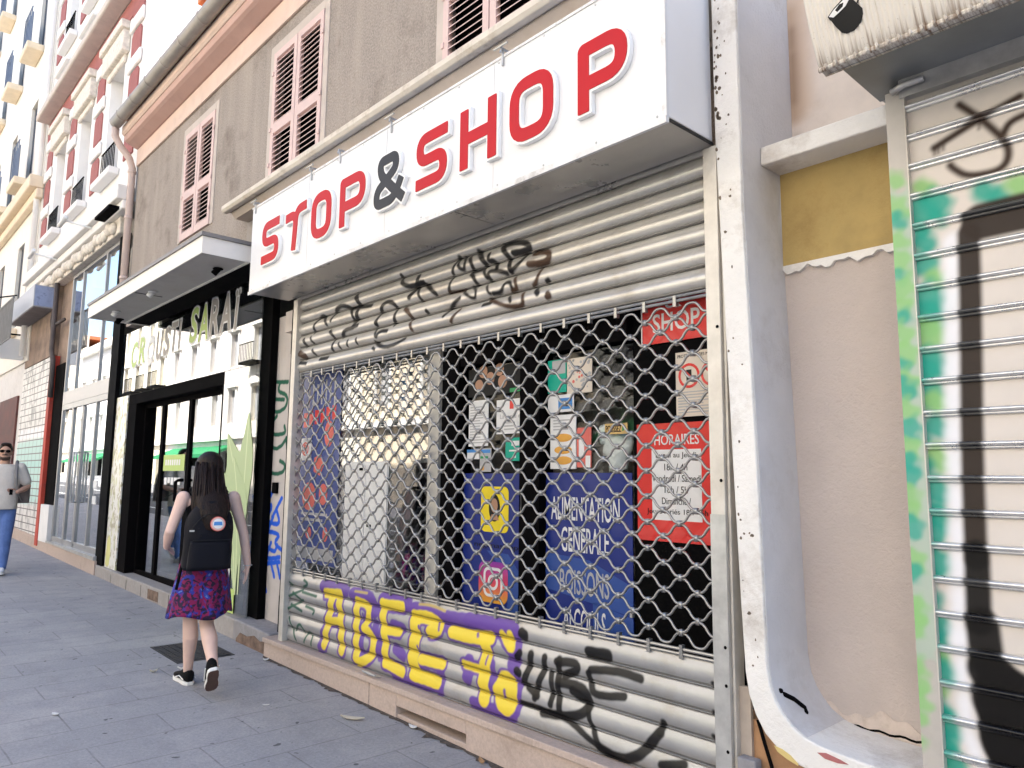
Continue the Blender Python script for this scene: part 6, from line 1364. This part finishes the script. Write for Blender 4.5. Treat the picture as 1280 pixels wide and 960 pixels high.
    zp = MB(); zp.tube([c0 + T * (-.03) + B * .103 + S * x for x in np.linspace(-.125, .13, 9)], .004, 6); zp.tube([c0 + T * (.16 - (x / .14) ** 2 * .12) + B * .078 + S * x for x in np.linspace(-.14, .14, 13)], .004, 6); zp.build('zip', mat('black_zip', (.010, .010, .012), .5, spec=.2), bp)
    zt = MB(); zt.box(-.016, .016, -.003, .003, -.006, .006); zt.v = [tuple(c0 + T * (.04) + B * .095 - S * .135 + S * x + T * z + B * y) for x, y, z in zt.v]; zt.build('zip_pull', galv, bp)
    pc_ = c0 + T * .085 + B * .094 + S * .035; N = (B + T * .22).normalized(); P1 = S; P2 = N.cross(P1)
    def dsc(r, d, n=24): return [pc_ + N * d + P1 * (r * math.cos(2 * math.pi * i / n)) + P2 * (r * math.sin(2 * math.pi * i / n)) for i in range(n)]
    for nm, r, d, mm in (('patch', .052, .0, p_salmon), ('patch_ring', .046, .0035, mat('patch_pale', (.70, .50, .45), .8)), ('patch_center', .035, .007, p_white)):
        MB().loft([dsc(r, d), dsc(r, d + .003)]).build(nm, mm, bp)
    mb = MB(); mb.loft([[pc_ + N * (.0102 + e) + P1 * x + P2 * z for x, z in ((-.03, -.012), (.03, -.012), (.026, .014), (-.026, .014))] for e in (0, .002)]); mb.build('patch_emblem', p_lblue, bp)
    stp_ = MB()
    for qd in (-1, 1): stp_.tube([c0 + T * .20 + S * .075 * qd - B * .02, sho + S * .10 * qd + U * .052 - F * .03, sho + S * .115 * qd + U * .048 + F * .05, chs + S * .125 * qd + F * .122, wst + S * .15 * qd + F * .06, c0 + T * -.17 + S * .15 * qd - B * .06], [.012, .018, .018, .016, .010, .008], 8)
    stp_.tube([c0 + T * -.15 - S * .15 - B * .05, c0 + T * -.25 - S * .165 - B * .05, c0 + T * -.38 - S * .185 - B * .04], [.009, .012, .011], 6); stp_.tube([c0 + T * .225 - B * .03 - S * .03, c0 + T * .255 - B * .04, c0 + T * .225 - B * .03 + S * .03], .007, 6); stp_.build('strap', black_cloth, bp, True)
woman()
def man():
    g0 = gz(-13.0); F = V(.97, -.22, 0).normalized(); S = F.cross(V(0, 0, 1)).normalized(); U = V(0, 0, 1)   # S = his right (-Y)
    bx, by = -12.99, -1.07; L = lambda s, f, z: V(bx, by, g0 + z) + S * s + F * f
    k = 1.06
    root = thing('person', 'bearded man in sunglasses, pale grey T-shirt and blue jeans walking towards the camera', 'person', (bx, by, g0))
    sh = .20
    shL, shR = L(-.20, 0, 1.50), L(.20, 0, 1.50); elL = L(-.31, -.02, 1.22); wrL = L(-.20, .19, 1.15); knL_ = L(-.13, .245, 1.175); elR = L(.29, -.08, 1.21); wrR = L(.30, .05, .96); knR_ = L(.30, .07, .87)
    hd = L(.0, .03, 1.715); nk = L(0, .0, 1.57)
    b = MB(); b.loft([ring(L(0, 0, .92), S, F, .16, .11), ring(L(0, 0, 1.05), S, F, .165, .115), ring(L(0, 0, 1.3), S, F, .185, .125), ring(L(0, 0, 1.48), S, F, .18, .10), ring(L(0, 0, 1.54), S, F, .09, .07)])
    b.caps([nk - U * .04, nk + U * .04, hd - U * .03], [.062, .058, .06]); Mh = Matrix((S, F, U)).transposed()
    b.ell(hd + U * .02, (.078, .098, .115), 20, 14, Mh); b.ell(hd + F * .025 - U * .05, (.062, .07, .07), 16, 10, Mh); b.caps([hd + F * .095 + U * .02, hd + F * .118 - U * .015], [.010, .015], 8); b.ell(hd + F * .090 - U * .05, (.025, .012, .008), 10, 6, Mh)
    for q in (-1, 1): b.ell(hd + S * .079 * q, (.012, .024, .034), 10, 8, Mh)
    for a, e, wv in ((shL, elL, wrL), (shR, elR, wrR)): b.caps([a, a.lerp(e, .5), e, e.lerp(wv, .3), wv], [.058, .05, .042, .043, .03])
    hand(b, wrL, knL_, (S * .6 - F * .2 - U * .5), (U * .6 + F * .6), .9, 1.); hand(b, wrR, knR_, (-S), F, .4, 1.)
    remeshed(b, 'body', skin_m, root, .009, 5)
    hr = MB(); hr.ell(hd + U * .045 - F * .015, (.084, .102, .10), 20, 14, Mh); hr.ell(hd + U * .115 + F * .045, (.068, .05, .03), 14, 8, Mh); hr.build('hair', hair_d, root, True)
    bd = MB(); bd.ell(hd + F * .020 - U * .075, (.066, .072, .045), 18, 10, Mh); bd.caps([hd + F * .1 - U * .036 + S * .03, hd + F * .115 - U * .032, hd + F * .1 - U * .036 - S * .03], [.006, .009, .006], 6); bd.build('beard', mat('short_beard', (.07, .045, .035), .8), root, True)
    gsn = MB(); [gsn.ell(hd + S * .035 * q + F * .102 + U * .018, (.031, .010, .022), 14, 8, Mh) for q in (-1, 1)]; gsn.tube([hd + S * .03 + F * .108 + U * .025, hd - S * .03 + F * .108 + U * .025], .004, 6); [gsn.tube([hd + S * .062 * q + F * .10 + U * .025, hd + S * .085 * q + U * .02], .004, 6) for q in (-1, 1)]; gsn.build('sunglasses', black_gloss, root, True)
    t = MB(); t.loft([ring(L(0, .01, .90), S, F, .205, .155, 28, .9, lambda a: .03 * math.sin(6 * a)), ring(L(0, .015, 1.0), S, F, .20, .16, 28), ring(L(0, .01, 1.15), S, F, .20, .15, 28), ring(L(0, 0, 1.35), S, F, .205, .145, 28), ring(L(0, 0, 1.49), S, F, .19, .115, 28), ring(L(0, 0, 1.55), S, F, .11, .085, 28)])
    for a, e in ((shL, elL), (shR, elR)): t.caps([a, a.lerp(e, .45), a.lerp(e, .72)], [.075, .074, .072])
    remeshed(t, 'tshirt', mat('pale_grey_tshirt', (.63, .585, .54), .9, var=.08, scale=7, bump=.8, bscale=11), root, .011, 5)
    hL, hR = L(-.095, 0, .88), L(.095, 0, .88); kL, kR = L(-.10, .16, .50), L(.09, -.02, .47); aL, aR = L(-.09, .20, .10), L(.08, -.34, .20)
    j = MB(); j.loft([ring(L(0, 0, .78), S, F, .175, .125), ring(L(0, 0, .90), S, F, .18, .13), ring(L(0, 0, .98), S, F, .175, .125)])
    for h, n_, a in ((hL, kL, aL), (hR, kR, aR)): j.caps([h, h.lerp(n_, .5), n_, n_.lerp(a, .4), a], [.105, .095, .078, .075, .062])
    remeshed(j, 'jeans', mat('blue_jeans', (.10, .17, .40), .9, var=.35, scale=5, bump=.5, bscale=20), root, .011, 4)
    for heel, toe, u_ in ((aL + F * -.07 - U * .10, aL + F * .2 - U * .085, U), (aR + F * -.05 - U * .02, aR + F * .15 - U * .17, V(.5, 0, .85))):
        up_, so_ = MB(), MB(); shoe(up_, so_, heel, toe, u_, .29, .05); o = up_.build('shoe', mat('white_trainer', (.72, .72, .74), .6), root, True); so_.build('sole', p_white, o)
    bp = thing('backpack', 'grey backpack slung on the left shoulder of the man in sunglasses', 'backpack', tuple(L(-.2, -.2, 1.2))); q = MB(); rings = []
    for i in range(13): u = i / 12; rings.append(ring(L(-.14, -.23, .98 + .5 * u), S, F, .19 * (1 - .35 * max(0, u - .5) * 2 * max(0, u - .5) * 2), .10 * (1 - .3 * u), 28, .65))
    q.loft(rings); q.build('bag', mat('taupe_nylon', (.24, .20, .19), .7, var=.15), bp, True); s_ = MB(); s_.tube([L(-.15, -.16, 1.46), L(-.15, .0, 1.585), L(-.155, .12, 1.46), L(-.17, .165, 1.30), L(-.2, .12, 1.12), L(-.24, -.1, 1.02)], [.02, .024, .024, .020, .012, .01], 8); s_.build('strap', mat('grey_strap', (.22, .21, .21), .8), bp, True)
    ph = MB(); c_ = L(-.125, .265, 1.16); ph.box(c_.x - .012, c_.x + .012, c_.y - .02, c_.y + .02, c_.z - .05, c_.z + .03); tag(ph.build('strap_buckle', black_paint, None, bevel=.004), 'black buckle gripped by the bearded man at chest height', 'buckle')
man()
# ------------------------------------------------------------------ across the street (seen in the glass)
opp_cols = [(.78, .70, .56), (.80, .76, .68), (.74, .62, .46), (.80, .74, .62), (.76, .70, .64), (.80, .72, .55), (.78, .74, .70), (.74, .66, .52), (.80, .75, .66)]
names = ['cream', 'ivory', 'honey', 'pale sand', 'greyish', 'warm cream', 'off-white', 'tan', 'bone']
shut_w = mat('opposite_shutters', (.36, .36, .37), .7); opp_trim = mat('opposite_trim', (.82, .78, .72), .85, var=.05); green_aw = mat('green_awning', (.02, .22, .08), .7)
x = 9.0
for i in range(9):
    w = (12.5, 11, 13, 12)[i % 4]; x1, x0 = x, x - w; x = x0 - .01; h = (13.5, 15., 12.8, 14.2)[i % 4]
    m = mat(f'opposite_render_{names[i].replace(" ", "_")}', opp_cols[i], .9, var=.06, dirt=.15)
    b = thing('opposite_building', f'{names[i]} sunlit facade across the street, mirrored in the shop glass', 'building', ((x0 + x1) / 2, -13.4, gz(x0)), 'buildings across the street')
    n = 4; hs_ = []; cxs = [x0 + w * (k + .5) / n for k in range(n)]
    zs = [z for z in (4.4, 7.6, 10.7) if z + 2.6 < h]
    for z in zs:
        for c in cxs: hs_.append((c - .5, c + .5, z, z + 1.9))
    if i not in (2, 3):
        for c in cxs: hs_.append((c - 1.0, c + 1.0, gz(x0) + .1, 2.8))
    wl = MB(); holes_wall(wl, x0, x1, gz(x0) - .3, h, hs_, -13.8, -13.4); wl.build('wall', m, b); MB().box(x0, x1, -18, -17.8, -.5, h).build('rear_wall', m, b); MB().box(x0, x1, -17.8, -13.8, h - .3, h).build('roof', MATS['terracotta'], b)
    wn = MB(); ped = MB(); bal = MB()
    for z in zs:
        for c in cxs:
            wn.box(c - .5, c + .5, -13.7, -13.6, z, z + 1.9)
            for q in (-.55, .55): ped.box(c + q - .07, c + q + .07, -13.399, -13.33, z - .1, z + 2.0)
            ped.box(c - .75, c + .75, -13.399, -13.2, z + 2.0, z + 2.14)
            if z == zs[0]: ped.prism_y([(c - .75, z + 2.141), (c + .75, z + 2.141), (c, z + 2.5)], -13.399, -13.2)
            if i % 2 and z == 7.6: bal.box(c - .9, c + .9, -13.39, -12.7, z - .2, z - .08); [bal.box(c - .9 + .2 * k, c - .87 + .2 * k, -12.75, -12.72, z - .08, z + .85) for k in range(10)]; bal.box(c - .9, c + .9, -12.76, -12.71, z + .85, z + .9)
    gfm = MB(); [gfm.box(c - 1.0, c + 1.0, -13.7, -13.6, gz(x0) + .1, 2.8) for c in cxs]
    wn.build('windows', shut_w, b); (gfm.build('shop_openings', dark_void, b) if i not in (2, 3) else None); ped.box(x0, x1, -13.39, -12.95, h - .9, h - .5); ped.box(x0, x1, -13.39, -13.15, 3.5, 3.75); ped.build('trim', opp_trim, b)
    if bal.v: bal.build('balcony', black_paint, b)
    if i in (1, 4, 6): aw = MB(); aw.prism_x([(-13.39, 3.2), (-13.39, 3.1), (-12.2, 2.5), (-12.2, 2.7)], x0 + 1, x1 - 1); aw.build('awning', green_aw, b)
# ------------------------------------------------------------------ camera, sky, sun
cam = bpy.data.cameras.new('camera'); co = bpy.data.objects.new('camera', cam); COL.objects.link(co); scene.camera = co
cam.sensor_width = 36; cam.lens = 926 / 1280 * 36; cam.clip_start = .05; cam.clip_end = 2000
yaw, pitch, roll = R(42.63), R(7.26), R(.57)
fw = Vector((-math.cos(yaw) * math.cos(pitch), math.sin(yaw) * math.cos(pitch), math.sin(pitch))); rt = Vector((math.sin(yaw), math.cos(yaw), 0)); up = rt.cross(fw)
r2 = rt * math.cos(roll) + up * math.sin(roll); u2 = up * math.cos(roll) - rt * math.sin(roll)
M = Matrix((( r2.x, u2.x, -fw.x, 0), (r2.y, u2.y, -fw.y, -3.0), (r2.z, u2.z, -fw.z, 1.5), (0, 0, 0, 1)))
co.matrix_world = M
SUN_EL, SUN_AZ = 51, 14     # azimuth measured from +Y towards +X
w = bpy.data.worlds.new('World'); scene.world = w; w.use_nodes = True; nt = w.node_tree
sky = nt.nodes.new('ShaderNodeTexSky'); sky.sky_type = 'NISHITA'; sky.sun_disc = False; sky.sun_elevation = R(SUN_EL); sky.sun_rotation = R(SUN_AZ); sky.dust_density = 2.5; sky.air_density = 1.0; sky.ozone_density = 1.0
nt.links.new(sky.outputs[0], nt.nodes['Background'].inputs[0]); nt.nodes['Background'].inputs[1].default_value = .15
L = bpy.data.lights.new('sun', 'SUN'); L.energy = 4.5; L.angle = R(.53); L.color = (1, .95, .88)
lo = bpy.data.objects.new('sun', L); COL.objects.link(lo)
d = Vector((math.sin(R(SUN_AZ)) * math.cos(R(SUN_EL)), math.cos(R(SUN_AZ)) * math.cos(R(SUN_EL)), math.sin(R(SUN_EL))))
lo.rotation_euler = d.to_track_quat('Z', 'Y').to_euler(); lo.location = (0, 0, 30)
scene.view_settings.view_transform = 'Standard'; scene.view_settings.look = 'None'; scene.view_settings.gamma = 1; scene.view_settings.use_curve_mapping = False
scene.view_settings.exposure = 1.88
scene.cycles.max_bounces = 8; scene.cycles.transparent_max_bounces = 12; scene.cycles.use_denoising = True; scene.cycles.caustics_reflective = False; scene.cycles.sample_clamp_indirect = 6
